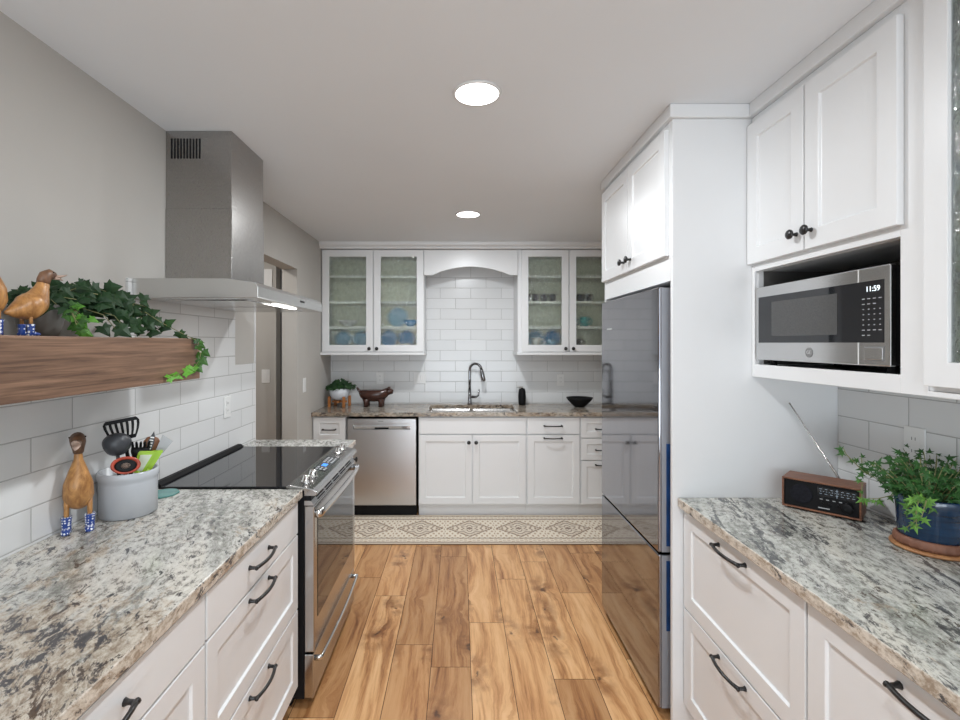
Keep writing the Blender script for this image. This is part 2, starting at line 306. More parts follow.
# ------------------------------------------------------------------ mesh helpers
OFF = {}
class B:
    def __init__(s): s.bm = bmesh.new()
    def box(s, x0, x1, y0, y1, z0, z1, mi=0):
        vs = [s.bm.verts.new((x, y, z)) for z in (z0, z1) for y in (y0, y1) for x in (x0, x1)]
        for f in ((0, 2, 3, 1), (4, 5, 7, 6), (0, 1, 5, 4), (2, 6, 7, 3), (0, 4, 6, 2), (1, 3, 7, 5)):
            s.bm.faces.new([vs[i] for i in f]).material_index = mi
        return s
    def lathe(s, prof, c=(0, 0, 0), n=32, axis='Z', sx=1., sy=1.):
        rings = []
        for r, h in prof:
            ring = []
            for i in range(n):
                a = 2*PI*i/n; p = (r*math.cos(a)*sx, r*math.sin(a)*sy, h)
                if axis == 'X': p = (h, p[0], p[1])
                elif axis == 'Y': p = (p[0], h, p[1])
                ring.append(s.bm.verts.new((c[0]+p[0], c[1]+p[1], c[2]+p[2])))
            rings.append(ring)
        for a, b in zip(rings, rings[1:]):
            for i in range(n): 
                f = s.bm.faces.new((a[i], a[(i+1) % n], b[(i+1) % n], b[i])); f.smooth = True
        if prof[0][0] > 1e-5: s.bm.faces.new(rings[0][::-1])
        if prof[-1][0] > 1e-5: s.bm.faces.new(rings[-1])
        return s
    def tube(s, pts, rad, n=10, flat=1., lat=None, caps=True):
        pts = [Vector(p) for p in pts]
        if not hasattr(rad, '__len__'): rad = [rad]*len(pts)
        rings = []; u = None
        for i, p in enumerate(pts):
            t = (pts[min(i+1, len(pts)-1)]-pts[max(i-1, 0)]).normalized()
            if lat is not None: u = (Vector(lat)-t*Vector(lat).dot(t)).normalized()
            elif u is None:
                u = t.orthogonal().normalized()
            else: u = (u-t*u.dot(t)).normalized()
            v = t.cross(u); r = rad[i]
            ru, rv = (r if isinstance(r, tuple) else (r, r*flat))
            rings.append([s.bm.verts.new(p+u*math.cos(2*PI*k/n)*ru+v*math.sin(2*PI*k/n)*rv) for k in range(n)])
        for a, b in zip(rings, rings[1:]):
            for i in range(n):
                f = s.bm.faces.new((a[i], a[(i+1) % n], b[(i+1) % n], b[i])); f.smooth = True
        if caps:
            s.bm.faces.new(rings[0][::-1]); s.bm.faces.new(rings[-1])
        return s
    def prism(s, poly, axis, a0, a1, mi=0):
        # poly in the two other axes (cyclic order X->Y->Z kept), extruded along axis
        def P(p, a):
            return {'X': (a, p[0], p[1]), 'Y': (p[0], a, p[1]), 'Z': (p[0], p[1], a)}[axis]
        A = [s.bm.verts.new(P(p, a0)) for p in poly]; C = [s.bm.verts.new(P(p, a1)) for p in poly]
        k = len(poly)
        s.bm.faces.new(A[::-1]).material_index = mi; s.bm.faces.new(C).material_index = mi
        for i in range(k): s.bm.faces.new((A[i], A[(i+1) % k], C[(i+1) % k], C[i])).material_index = mi
        return s
    def face(s, pts, smooth=False):
        f = s.bm.faces.new([s.bm.verts.new(p) for p in pts]); f.smooth = smooth; return f
    def xf(s, m):
        s.bm.transform(m); return s
    def build(s, name, mat, parent=None, bevel=0., seg=2, label=None, origin=None, mesh_only=False, norm=True, solid=0., sub=0):
        if norm: bmesh.ops.recalc_face_normals(s.bm, faces=s.bm.faces)
        off = OFF[parent.name] if parent else Vector(origin or (0, 0, 0))
        if off.length: s.bm.transform(Matrix.Translation(-off))
        me = bpy.data.meshes.new(name); s.bm.to_mesh(me); s.bm.free()
        for m in (mat if isinstance(mat, (list, tuple)) else [mat]): me.materials.append(m)
        o = bpy.data.objects.new(name, me); COL.objects.link(o)
        if parent: o.parent = parent; OFF[o.name] = OFF[parent.name]
        else: o.location = off; OFF[o.name] = off
        if solid: md = o.modifiers.new('solid', 'SOLIDIFY'); md.thickness = solid; md.offset = 0
        if bevel: md = o.modifiers.new('bevel', 'BEVEL'); md.width = bevel; md.segments = seg; md.limit_method = 'ANGLE'; md.angle_limit = .7
        if sub: md = o.modifiers.new('sub', 'SUBSURF'); md.levels = sub; md.render_levels = sub
        if label: o['label'] = label
        return o
def thing(name, label, cat, loc=(0, 0, 0), rot=0., local=False, group=None):
    o = bpy.data.objects.new(name, None); COL.objects.link(o); o.location = loc; o.rotation_euler = (0, 0, rot)
    o.empty_display_size = .05
    o['label'] = label; o['category'] = cat
    if group: o['group'] = group
    OFF[o.name] = Vector((0, 0, 0)) if local else Vector(loc)
    return o
def tag(o, label, cat, group=None):
    o['label'] = label; o['category'] = cat
    if group: o['group'] = group
    return o
def struct(o): o['kind'] = 'structure'; return o
def copyof(src, parent, loc=None):
    c = src.copy(); COL.objects.link(c); c.parent = parent
    if loc is not None: c.location = loc
    OFF[c.name] = OFF[parent.name] if parent else Vector(c.location)
    return c
def text_obj(name, txt, size, mat, parent, mtx, ext=.0004):
    cu = bpy.data.curves.new(name, 'FONT'); cu.body = txt; cu.size = size; cu.align_x = 'CENTER'; cu.align_y = 'CENTER'; cu.extrude = ext
    t = bpy.data.objects.new(name, cu); COL.objects.link(t)
    bpy.context.view_layer.update()
    dg = bpy.context.evaluated_depsgraph_get(); me = bpy.data.meshes.new_from_object(t.evaluated_get(dg))
    bpy.data.objects.remove(t); me.materials.clear(); me.materials.append(mat)
    me.transform(Matrix.Translation(-OFF[parent.name]) @ mtx)
    o = bpy.data.objects.new(name, me); COL.objects.link(o); o.parent = parent; OFF[o.name] = OFF[parent.name]
    return o

# ------------------------------------------------------------------ setting
XL, XR, YB, YF, HC = -1.278, 1.485, 4.785, -3.0, 2.44
# floor made of planks (one mesh)
fb = B(); bm = fb.bm
fb.box(-3.2, XR+.12, YF-.1, 5.4, -.05, -.0015, 1)
cl = bm.loops.layers.color.new('plank')
pw = .1865
known = {-3: (2.62, .55), -2: (3.1, .5), -1: (2.876, .15), 0: (2.41, .55), 1: (2.244, .95), 2: (2.60, .35), 3: (3.08, .8), 4: (2.163, .5), 5: (2.91, .65), 6: (2.3, .75)}
k0 = -17
for k in range(k0, 9):
    xa = .055+pw*(k-2)+.0; xb = xa+pw
    if xb > XR+.1: xb = XR+.1
    j, _ = known.get(k, (random.random()*1.2, .5))
    yy = j-1.16*6
    while yy < 5.4:
        a, b_ = max(yy, YF-.08), min(yy+1.16, 5.38)
        if b_-a > .01:
            f = [bm.verts.new(p) for p in ((xa+.0013, a+.0013, 0), (xb-.0013, a+.0013, 0), (xb-.0013, b_-.0013, 0), (xa+.0013, b_-.0013, 0))]
            f = bm.faces.new(f); c = (random.choice((.05, .25, .5, .7, .9, 1.)), random.random(), random.random(), 1)
            for l in f.loops: l[cl] = c
        yy += 1.16
struct(fb.build('floor', [M['floor'], M['seam']]))
struct(B().box(-3.2, XR+.12, YF-.1, 5.4, HC, HC+.1).build('ceiling', M['ceil']))
# left wall with the doorway to the hall
wb = B()
wb.prism([(YF, 0), (2.995, 0), (2.995, 2.1), (3.79, 2.1), (3.79, 0), (YB+.12, 0), (YB+.12, HC), (YF, HC)], 'X', XL-.12, XL)
struct(wb.build('wall_left', M['wall']))
struct(B().box(XR, XR+.12, YF, YB+.12, 0, HC).build('wall_right', M['wall']))
struct(B().box(XL, XR, YB, YB+.12, 0, HC).build('wall_back', M['wall']))
# unseen rear wall behind the camera, with an invented window to let in daylight
wb = B(); x0, x1, z0, z1 = -1.18, 1.38, .05, 2.30
wb.box(-1.278, x0, YF-.1, YF, 0, HC).box(x1, XR, YF-.1, YF, 0, HC).box(x0, x1, YF-.1, YF, 0, z0).box(x0, x1, YF-.1, YF, z1, HC)
struct(wb.build('wall_rear', M['wall']))
wb = B()
for xa in (x0, (x0+x1)/2-.03, x1-.05): wb.box(xa, xa+.05, YF-.08, YF-.02, z0, z1)
wb.box(x0, x1, YF-.08, YF-.02, z0, z0+.05).box(x0, x1, YF-.08, YF-.02, z1-.05, z1)
win = struct(wb.build('added_window', M['white']))
B().box(x0, x1, YF-.055, YF-.05, z0, z1).build('added_window_pane', M['mirror_glass'], win)
# hall beyond the doorway
struct(B().box(-2.7, -1.60, 4.2, 4.3, 0, HC).build('wall_hall', M['wall']))
struct(B().box(-2.8, -2.7, 1.9, 5.3, 0, HC).build('wall_hall_side', M['wall']))
struct(B().box(-2.7, XL-.12, 5.2, 5.3, 0, HC).build('wall_hall_end', M['wall']))
struct(B().box(-2.7, XL-.12, 1.9, 2.0, 0, HC).build('wall_hall_near', M['wall']))
struct(B().box(-2.0, -1.632, 4.19, 4.1995, 1.86, 2.16).build('hall_pale_panel', M['white']))  # added white panel standing in for an unidentified pale patch
area('hall_fill_light', (-1.95, 3.35, 2.42), (0, 0, 0), .3, .3, 10, (1, .97, .93), 'DISK')  # unseen lamp added to brighten the hall
# white corner trim on the near edge of the doorway
struct(B().box(XL-.012, XL+.006, 2.992, 3.008, 0, 2.1).build('trim_2', M['white'], bevel=.003))
struct(B().box(XL, XL+.012, 3.80, 4.18, 0, .1).build('baseboard_left', M['white'], bevel=.003))

def backsplash(name, mat, label, boxes, org):
    b = B()
    for bx in boxes: b.box(*bx)
    return tag(b.build(name, mat, origin=(0, 0, 0)), label, 'backsplash')
T = .010
backsplash('tile_backsplash', M['tileL'], 'glossy white subway tile backsplash on the wall behind the range and wooden shelf',
           [(XL+.0005, XL+T, -1.0, 1.84, .9145, 1.44), (XL+.0005, XL+T, 1.84, 2.72, .9145, 1.765), (XL+.0005, XL+T, 2.72, 2.988, .9145, 1.39)], None)
backsplash('tile_backsplash', M['tileB'], 'white subway tile backsplash behind the sink and faucet',
           [(XL+.001, XR-.001, YB-T, YB-.0005, .9145, 2.435)], None)
backsplash('tile_backsplash', M['tileL'], 'white subway tile backsplash behind the radio, below the microwave',
           [(XR-T, XR-.0005, -1.0, 1.868, .9145, 1.3845)], None)

# recessed lights
for i, ((x, y), lab) in enumerate(zip(LAMP_XY[:2], ('round recessed ceiling light, the large one nearest the camera', 'round recessed ceiling light nearer the sink, the smaller of the two'))):
    t = thing('recessed_light', lab, 'ceiling light', (x, y, 2.44), group=None)
    B().lathe([(.080, 2.436), (.080, 2.433), (.087, 2.4335), (.090, 2.4395)], (x, y, 0), 40).build('trim_ring', M['white'], t)
    B().lathe([(.0795, 2.4385), (.0795, 2.4345)], (x, y, 0), 40).build('lens', M['led'], t)

# ------------------------------------------------------------------ cabinetry
# a front frame: origin o, u direction, w (outward) direction
class FR:
    def __init__(s, o, u, w): s.o = Vector(o); s.u = Vector(u); s.w = Vector(w)
    def P(s, u, v, w): return s.o+s.u*u+s.w*w+Vector((0, 0, v))
    def M(s, u, v, w):
        m = Matrix.Identity(4)
        for i, c in enumerate((s.u, Vector((0, 0, 1)), s.w)):
            for r in range(3): m[r][i] = c[r]
        return Matrix.Translation(s.P(u, v, w)) @ m
def rect(fr, u0, u1, v0, v1, w): return [fr.P(u0, v0, w), fr.P(u1, v0, w), fr.P(u1, v1, w), fr.P(u0, v1, w)]
def rings(b, R, close=(True, True)):
    V = [[b.bm.verts.new(p) for p in r] for r in R]
    for a, c in zip(V, V[1:]):
        for i in range(4): b.bm.faces.new((a[i], a[(i+1) % 4], c[(i+1) % 4], c[i]))
    if close[0]: b.bm.faces.new(V[0][::-1])
    if close[1]: b.bm.faces.new(V[-1])
    return V
TH = .02
def shaker(name, fr, u0, u1, v0, v1, parent, st=.057, flat=False):
    b = B()
    if flat: rings(b, [rect(fr, u0, u1, v0, v1, .0005), rect(fr, u0, u1, v0, v1, TH)])
    else:
        i = st; j = st+.003
        rings(b, [rect(fr, u0, u1, v0, v1, .0005), rect(fr, u0, u1, v0, v1, TH), rect(fr, u0+i, u1-i, v0+i, v1-i, TH), rect(fr, u0+j, u1-j, v0+j, v1-j, TH-.008)])
    return b.build(name, M['paint'], parent, bevel=.0015)
def glassdoor(fr, u0, u1, v0, v1, parent, st=.062, gm=None):
    b = B(); i = st
    V = rings(b, [rect(fr, u0, u1, v0, v1, .0005), rect(fr, u0, u1, v0, v1, TH), rect(fr, u0+i, u1-i, v0+i, v1-i, TH), rect(fr, u0+i, u1-i, v0+i, v1-i, .0005)], (False, False))
    for k in range(4): b.bm.faces.new((V[3][k], V[3][(k+1) % 4], V[0][(k+1) % 4], V[0][k]))
    d = b.build('door', M['paint'], parent, bevel=.0015)
    b = B(); rings(b, [rect(fr, u0+i-.001, u1-i+.001, v0+i-.001, v1-i+.001, .007), rect(fr, u0+i-.001, u1-i+.001, v0+i-.001, v1-i+.001, .011)])
    b.build('glass_pane', gm or M['rain'], d, label='textured glass pane')
    return d
def pull(fr, uc, v, parent, L_=.15, name='pull', vert=False):
    h = L_/2; pts = []; rad = []
    pts += [(-h, 0, .0), (-h, 0, .008), (-h*.99, 0, .018)]; rad += [.0085, .0055, .0055]
    for i in range(9):
        t = -1+2*i/8; pts.append((t*h*.93, 0, .024+.010*(1-t*t))); rad.append(.0062 if abs(t) > .8 else .0056)
    pts += [(h*.99, 0, .018), (h, 0, .008), (h, 0, 0)]; rad += [.0055, .0055, .0085]
    b = B().tube(pts, rad, 8)
    for s in (-1, 1):
        b.tube([(s*h*.9, 0, .0235), (s*h*1.06, 0, .0235), (s*h*1.10, 0, .0235)], [.005, .0068, .003], 8)
    b.xf(fr.M(uc, v, TH+.0003))
    return b.build(name, M['black'], parent, label='curved black bar pull')
def knob(fr, u, v, parent, w=None):
    b = B().lathe([(.0075, 0), (.006, .004), (.005, .012), (.008, .017), (.0155, .021), (.0165, .026), (.013, .030), (.004, .032)], n=20)
    b.xf(fr.M(u, v, TH+.0003 if w is None else w))
    return b.build('knob', M['black'], parent, label='round black knob')
def carcass(b, x0, x1, y0, y1, z0, z1, front, t=.018, top=False):
    # open box of panels; 'front' names the open side: '-Y', '+X', '-X'
    b.box(x0, x1, y0, y1, z0, z0+t)
    if top: b.box(x0, x1, y0, y1, z1-t, z1)
    zt = z1-t if top else z1
    zb = z0+t
    if front == '-Y':
        b.box(x0, x0+t, y0, y1, zb, zt).box(x1-t, x1, y0, y1, zb, zt).box(x0+t, x1-t, y1-t, y1, zb, zt)
    else:
        b.box(x0, x1, y0, y0+t, zb, zt).box(x0, x1, y1-t, y1, zb, zt)
        if front == '+X': b.box(x0, x0+t, y0+t, y1-t, zb, zt)
        else: b.box(x1-t, x1, y0+t, y1-t, zb, zt)
    return b
CT = .879     # underside of the counters
# --- left run, fronts face +X at X=-.675 (front faces -.655)
FLf = FR((-.675, 0, 0), (0, -1, 0), (1, 0, 0))          # u = -Y : right-handed (u x v = w): (0,-1,0)x(0,0,1)=(-1,0,0)
FLf = FR((-.675, 0, 0), (0, 1, 0), (1, 0, 0))
def base_left(label, y0, y1):
    t = thing('base_cabinet', label, 'cabinet', (-.97, (y0+y1)/2, 0))
    b = carcass(B(), XL+.002, -.694, y0, y1, .1, CT-.001, '+X'); b.box(-.694, -.675, y0, y1, .1, CT-.001)
    b.build('carcass', M['paint'], t)
    B().box(XL+.002, -.74, y0, y1, 0, .099).build('toe_kick', M['white'], t)
    return t
t = base_left('white base cabinet with three stacked drawers, left of the range', 1.243, 1.962)
for (a, c, fl, hz) in ((.742, .868, True, .812), (.438, .735, False, .708), (.118, .431, False, .404)):
    d = shaker('drawer', FLf, 1.248, 1.952, a, c, t, flat=fl); pull(FLf, 1.575, hz, d)
t = base_left('white base cabinet with a drawer over doors, nearest on the left side', .485, 1.242)
d = shaker('drawer', FLf, .49, 1.238, .742, .868, t, flat=True); pull(FLf, .865, .812, d)
for a, c, kx in ((.49, .862, .835), (.867, 1.238, .9)):
    d = shaker('door', FLf, a, c, .118, .735, t); knob(FLf, kx, .69, d)
t = base_left('narrow white base cabinet between the range and the doorway', 2.762, 2.975)
d = shaker('door', FLf, 2.767, 2.97, .118, .868, t, st=.045); knob(FLf, 2.95, .80, d)
# --- right run, fronts face -X at X=.892 (faces .872)
FRt = FR((.892, 0, 0), (0, -1, 0), (-1, 0, 0))
def base_right(label, y0, y1):
    t = thing('base_cabinet', label, 'cabinet', (1.18, (y0+y1)/2, 0))
    b = carcass(B(), .911, XR-.002, y0, y1, .1, CT-.001, '-X'); b.box(.892, .911, y0, y1, .1, CT-.001)
    b.build('carcass', M['paint'], t)
    B().box(.96, XR-.002, y0, y1, 0, .099).build('toe_kick', M['white'], t)
    return t
for lab, y0, y1 in (('white base cabinet with two deep drawers, beside the refrigerator panel', 1.206, 1.867), ('white base cabinet with two deep drawers, nearest on the right side', .544, 1.205)):
    t = base_right(lab, y0, y1)
    for a, c, hz in ((.495, .866, .838), (.118, .488, .462)):
        d = shaker('drawer', FRt, -(y1-.004), -(y0+.004), a, c, t); pull(FRt, -(y0+y1)/2, hz, d)
# --- back run, fronts face -Y at Y=4.185 (faces 4.165)
FB = FR((0, 4.185, 0), (1, 0, 0), (0, -1, 0))
def base_back(label, x0, x1):
    t = thing('base_cabinet', label, 'cabinet', ((x0+x1)/2, 4.48, 0))
    b = carcass(B(), x0, x1, 4.204, YB-.002, .1, CT-.001, '-Y'); b.box(x0, x1, 4.185, 4.204, .1, CT-.001)
    b.build('carcass', M['paint'], t)
    B().box(x0, x1, 4.225, 4.28, 0, .099).build('toe_kick', M['paint'], t)
    return t
t = base_back('narrow white base cabinet with a drawer, left of the dishwasher', XL+.002, -.984)
d = shaker('drawer', FB, -1.262, -.99, .67, .868, t, st=.05); pull(FB, -1.126, .765, d, .11)
d = shaker('door', FB, -1.262, -.99, .118, .66, t, st=.05); knob(FB, -1.01, .6, d)
t = base_back('white double-door sink base cabinet under the sink', -.352, .585)
shaker('false_front', FB, -.346, .579, .727, .866, t, flat=True)
for a, c, kx in ((-.346, .112, .085), (.121, .579, .148)):
    d = shaker('door', FB, a, c, .118, .716, t); knob(FB, kx, .655, d)
t = base_back('white pull-out base cabinet with a drawer over a tall panel, right of the sink base', .586, 1.052)
d = shaker('drawer', FB, .594, 1.046, .727, .866, t, flat=True); pull(FB, .815, .796, d)
d = shaker('pull_out_front', FB, .594, 1.046, .118, .716, t); pull(FB, .815, .69, d)
t = base_back('white three-drawer base cabinet half hidden behind the refrigerator', 1.053, XR-.002)
for a, c, hz in ((.694, .866, .77), (.50, .685, .588), (.118, .491, .458)):
    d = shaker('drawer', FB, 1.06, 1.47, a, c, t, st=.05); pull(FB, 1.262, hz, d)

# --- countertops
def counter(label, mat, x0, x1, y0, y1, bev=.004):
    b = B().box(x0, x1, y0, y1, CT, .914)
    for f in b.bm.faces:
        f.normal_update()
        if abs(f.normal.x) > .5: f.material_index = 1  # side faces take the painted floor reflection
    o = b.build('countertop', [mat, M['granEdgeRefl']], bevel=bev, seg=3); return tag(o, label, 'countertop')
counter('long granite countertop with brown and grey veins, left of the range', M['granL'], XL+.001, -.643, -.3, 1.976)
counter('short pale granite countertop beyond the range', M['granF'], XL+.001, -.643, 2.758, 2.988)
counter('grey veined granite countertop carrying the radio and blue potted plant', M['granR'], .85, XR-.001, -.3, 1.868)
b = B(); x0, x1, y0, y1 = XL+.001, XR-.001, 4.145, YB-.001; a0, a1, c0, c1 = -.275, .515, 4.235, 4.665
O = [(x0, y0), (x1, y0), (x1, y1), (x0, y1)]; I = [(a0, c0), (a1, c0), (a1, c1), (a0, c1)]
V = {}
for nm, pl in (('o', O), ('i', I)):
    for z in (CT, .914): V[nm, z] = [b.bm.verts.new((*p, z)) for p in pl]
for k in range(4):
    q = (k+1) % 4
    b.bm.faces.new((V['o', .914][k], V['o', .914][q], V['i', .914][q], V['i', .914][k]))
    b.bm.faces.new((V['o', CT][k], V['i', CT][k], V['i', CT][q], V['o', CT][q]))
    b.bm.faces.new((V['o', CT][k], V['o', CT][q], V['o', .914][q], V['o', .914][k]))
    b.bm.faces.new((V['i', CT][k], V['i', .914][k], V['i', .914][q], V['i', CT][q]))
tag(b.build('countertop', M['granB'], bevel=.003), 'brown and grey granite countertop along the back wall around the sink', 'countertop')
# sink, two basins
t = thing('sink', 'stainless steel undermount double sink in the back counter', 'sink', (.12, 4.45, .7))
def basin(x0, x1, y0, y1, z0, z1):
    b = B(); r = []
    for (i, z) in ((-.012, z1), (0, z1), (.006, z1-.02), (.012, z0+.03), (.04, z0), ):
        r.append([Vector(p) for p in ((x0+i, y0+i, z), (x1-i, y0+i, z), (x1-i, y1-i, z), (x0+i, y1-i, z))])
    rings(b, r, (False, True)); return b
basin(a0+.014, .105, c0+.012, c1-.012, .70, CT-.001).build('basin', M['basin'], t, norm=False)
basin(.130, a1-.014, c0+.012, c1-.012, .70, CT-.001).build('basin', M['basin'], t, norm=False)
# faucet
fx, fy = .105, 4.715
t = thing('faucet', 'tall dark chrome gooseneck faucet behind the sink', 'faucet', (fx, fy, .914))
B().lathe([(.027, .9143), (.027, .920), (.020, .926), (.017, .96), (.016, 1.06)], (fx, fy, 0), 24).build('base', M['faucet'], t)
pts = [(fx, fy, 1.06), (fx, fy, 1.16), (fx+.0, fy, 1.235)]
dx, dy = .92, -.38
for i in range(1, 10):
    a = PI*i/9*.93; r = .062
    pts.append((fx+dx*r*(1-math.cos(a)), fy+dy*r*(1-math.cos(a)), 1.25+r*math.sin(a)))
B().tube(pts, .0125, 14).build('gooseneck', M['faucet'], t)
e = pts[-1]; B().tube([e, (e[0]+.006*dx, e[1], e[2]-.03), (e[0]+.022*dx, e[1]-.004, e[2]-.11), (e[0]+.023*dx, e[1]-.004, e[2]-.118)], [.0135, .017, .022, .019], 16).build('spray_head', M['faucet'], t)
B().tube([(fx+.016, fy, .985), (fx+.06, fy-.01, .985), (fx+.085, fy-.015, 1.0), (fx+.092, fy-.02, 1.06)], [.012, .012, .008, .006], 12).build('lever_handle', M['faucet'], t)
# soap dispenser
sx, sy = .612, 4.66
t = thing('soap_dispenser', 'small black soap dispenser bottle right of the faucet', 'soap dispenser', (sx, sy, .914))
B().lathe([(.030, .9145), (.035, .93), (.038, 1.0), (.033, 1.055), (.027, 1.072), (.010, 1.073)], (sx, sy, 0), 24).build('bottle', M['matblack'], t)
B().tube([(sx, sy, 1.0735), (sx, sy, 1.09)], .011, 12).tube([(sx+.01, sy, 1.088), (sx-.05, sy-.01, 1.086), (sx-.055, sy-.011, 1.078)], [.006, .005, .004], 8).build('pump', M['chrome'], t, label='chrome pump spout')
# bowl
b = B().lathe([(.038, 0), (.044, 0), (.075, .028), (.108, .062), (.124, .088), (.119, .0885), (.10, .062), (.068, .034), (.0, .018)], (1.135, 4.52, .9146), 40)
tag(b.build('bowl', M['matblack'], origin=(1.135, 4.52, .914)), 'wide black bowl on the back counter, right of the sink', 'bowl')

# --- upper cabinets at the back
FU = FR((0, 4.455, 0), (1, 0, 0), (0, -1, 0))
def upper(label, x0, x1, doors):
    t = thing('wall_cabinet', label, 'cabinet', ((x0+x1)/2, 4.6, 1.41))
    y1 = YB-T-.002
    b = B(); tt = .018
    b.box(x0, x0+tt, 4.456, y1, 1.43, 2.38).box(x1-tt, x1, 4.456, y1, 1.43, 2.38)
    b.box(x0+tt, x1-tt, 4.474, y1, 1.455, 1.473).box(x0+tt, x1-tt, 4.456, y1, 2.34, 2.38)
    # face frame
    xm = (doors[0][1]+doors[1][0])/2
    b.box(x0+tt, x1-tt, 4.456, 4.474, 1.43, 1.475)
    for q in (x0+tt, x1-tt-.035): b.box(q, q+.035, 4.456, 4.474, 1.475, 2.34)
    b.box(xm-.022, xm+.022, 4.456, 4.474, 1.475, 2.34)
    b.build('carcass', M['paint'], t, bevel=.001)
    B().box(x0+tt+.0005, x1-tt-.0005, y1-.008, y1-.001, 1.474, 2.339).build('back_panel', M['inside'], t, label='pale green back panel')
    for z in (1.67, 1.905, 2.145):
        B().box(x0+tt+.001, x1-tt-.001, 4.475, y1-.01, z-.022, z).build('shelf', M['shelfwhite'], t)
    B().box(x0-.008, x1+.008 if x1 < 1.4 else x1, 4.425, y1, 1.404, 1.4295).build('light_rail', M['paint'], t, bevel=.003)
    for i, (a, c) in enumerate(doors):
        d = glassdoor(FU, a, c, 1.435, 2.375, t)
        knob(FU, c-.03 if i == 0 else a+.03, 1.463, d)
    return t
upper('white wall cabinet with two textured glass doors, left of the arched valance', XL+.003, -.325, [(-1.262, -.797), (-.787, -.33)])
upper('white wall cabinet with two textured glass doors, right of the arched valance', .545, XR-.003, [(.58, 1.012), (1.022, 1.455)])
# valance and crown
t = thing('valance', 'white arched valance board over the sink between the glass cabinets', 'valance', (.11, 4.44, 2.14))
poly = [(-.322, 2.375), (-.322, 2.143), (-.245, 2.143)]
for i in range(1, 20):
    u = i/20; poly.append((-.245+.71*u, 2.143+.078*math.sin(PI*u)**.8))
poly += [(.465, 2.143), (.542, 2.143), (.542, 2.375)]
B().prism([(p[0], p[1]) for p in poly], 'Y', 4.436, 4.456).build('board', M['paint'], t, bevel=.0015)
b = B(); b.prism([(4.456, 2.381), (4.400, 2.381), (4.396, 2.388), (4.396, 2.398), (4.372, 2.412), (4.368, 2.4395), (4.456, 2.4395)], 'X', XL+.001, XR-.001)
tag(b.build('crown_moulding', M['paint'], origin=(.1, 4.42, 2.38)), 'long white crown moulding above the glass cabinets at the back', 'moulding')

# --- fridge surround: side panels and cabinet above, crown
t = thing('refrigerator_surround', 'tall white panel and overhead cabinet enclosing the dark refrigerator', 'cabinet', (1.15, 2.3, 0))
B().box(.832, XR-.002, 1.87, 1.889, 0, 2.388).build('side_panel', M['paint'], t, bevel=.0015, label='tall flat side panel')
B().box(.832, XR-.002, 2.722, 2.741, 0, 2.388).build('side_panel', M['paint'], t, bevel=.0015)
b = carcass(B(), .851, XR-.002, 1.8895, 2.7215, 1.76, 2.388, '-X', top=True); b.box(.832, .851, 1.8895, 2.7215, 1.76, 2.388)
b.build('cabinet_box', M['paint'], t)
FF = FR((.832, 0, 0), (0, -1, 0), (-1, 0, 0))
for a, c, kx in ((-2.73, -2.318, -2.36), (-2.312, -1.90, -2.27)):
    d = shaker('door', FF, a, c, 1.86, 2.36, t); knob(FF, kx, 1.91, d)
b = B()
b.box(.815, XR-.002, 1.853, 2.758, 2.3885, 2.4395)
b.build('crown', M['paint'], t, bevel=.003)
# --- refrigerator
t = thing('refrigerator', 'dark glossy steel two-door refrigerator between the white panels', 'refrigerator', (1.15, 2.3, 0))
B().box(.872, XR-.03, 1.905, 2.70, .03, 1.735).build('body', M['fridgeside'], t)
B().box(.90, XR-.05, 1.95, 2.66, 0, .0295).build('feet_base', M['matblack'], t)
for nm, z0, z1, hz in (('upper_door', .672, 1.74, (.70, 1.11)), ('lower_door', .045, .664, (.36, .64))):
    b = B(); b.box(.802, .870, 1.93, 2.70, z0, z1)
    d = b.build(nm, M['fridge'], t, bevel=.006, seg=3)
    B().box(.815, .868, 1.9275, 1.9295, z0+.003, z1-.003).build('door_edge', M['fridgeside'], d, label='grey door edge')
    B().box(.832, .862, 1.9235, 1.9272, *hz).build('pocket_handle', M['navy'], d, label='dark blue pocket handle strip')
B().box(.8012, .8018, 2.52, 2.60, 1.585, 1.593).build('name_badge', M['legend'], t)

# --- microwave cabinet
Xm = 1.152
t = thing('microwave_cabinet', 'white wall cabinet with two doors above an open microwave niche', 'cabinet', (1.31, 1.53, 1.38))
FM = FR((Xm+.0005, 0, 0), (0, -1, 0), (-1, 0, 0))
ya, yb = 1.166, 1.868
b = B(); tt = .019
b.box(Xm+.001, XR-.002, ya, ya+tt, 1.43, 2.388).box(Xm+.001, XR-.002, yb-tt, yb, 1.43, 2.388)
b.box(XR-.012, XR-.002, ya+tt, yb-tt, 1.43, 2.388).box(Xm+.02, XR-.012, ya+tt, yb-tt, 2.369, 2.388).box(Xm+.02, XR-.012, ya+tt, yb-tt, 1.7905, 1.808)
b.build('carcass', M['paint'], t)
# face frame
b = B(); b.box(Xm-.012, Xm+.0005, ya, 1.24, 1.385, 2.388).box(Xm-.012, Xm+.0005, 1.852, yb, 1.385, 2.388)
b.box(Xm-.012, Xm+.0005, 1.24, 1.852, 1.385, 1.433).box(Xm-.012, Xm+.0005, 1.24, 1.852, 1.790, 2.388)
b.build('face_frame', M['paint'], t, bevel=.0012)
B().box(Xm+.001, XR-.0125, ya, yb, 1.385, 1.4295).build('niche_floor', M['paint'], t)
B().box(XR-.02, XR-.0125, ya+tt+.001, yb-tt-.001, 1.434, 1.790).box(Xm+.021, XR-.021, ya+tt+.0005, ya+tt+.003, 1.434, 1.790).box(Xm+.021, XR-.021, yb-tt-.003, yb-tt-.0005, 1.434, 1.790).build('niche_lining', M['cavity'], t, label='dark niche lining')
FM = FR((Xm-.0125, 0, 0), (0, -1, 0), (-1, 0, 0))
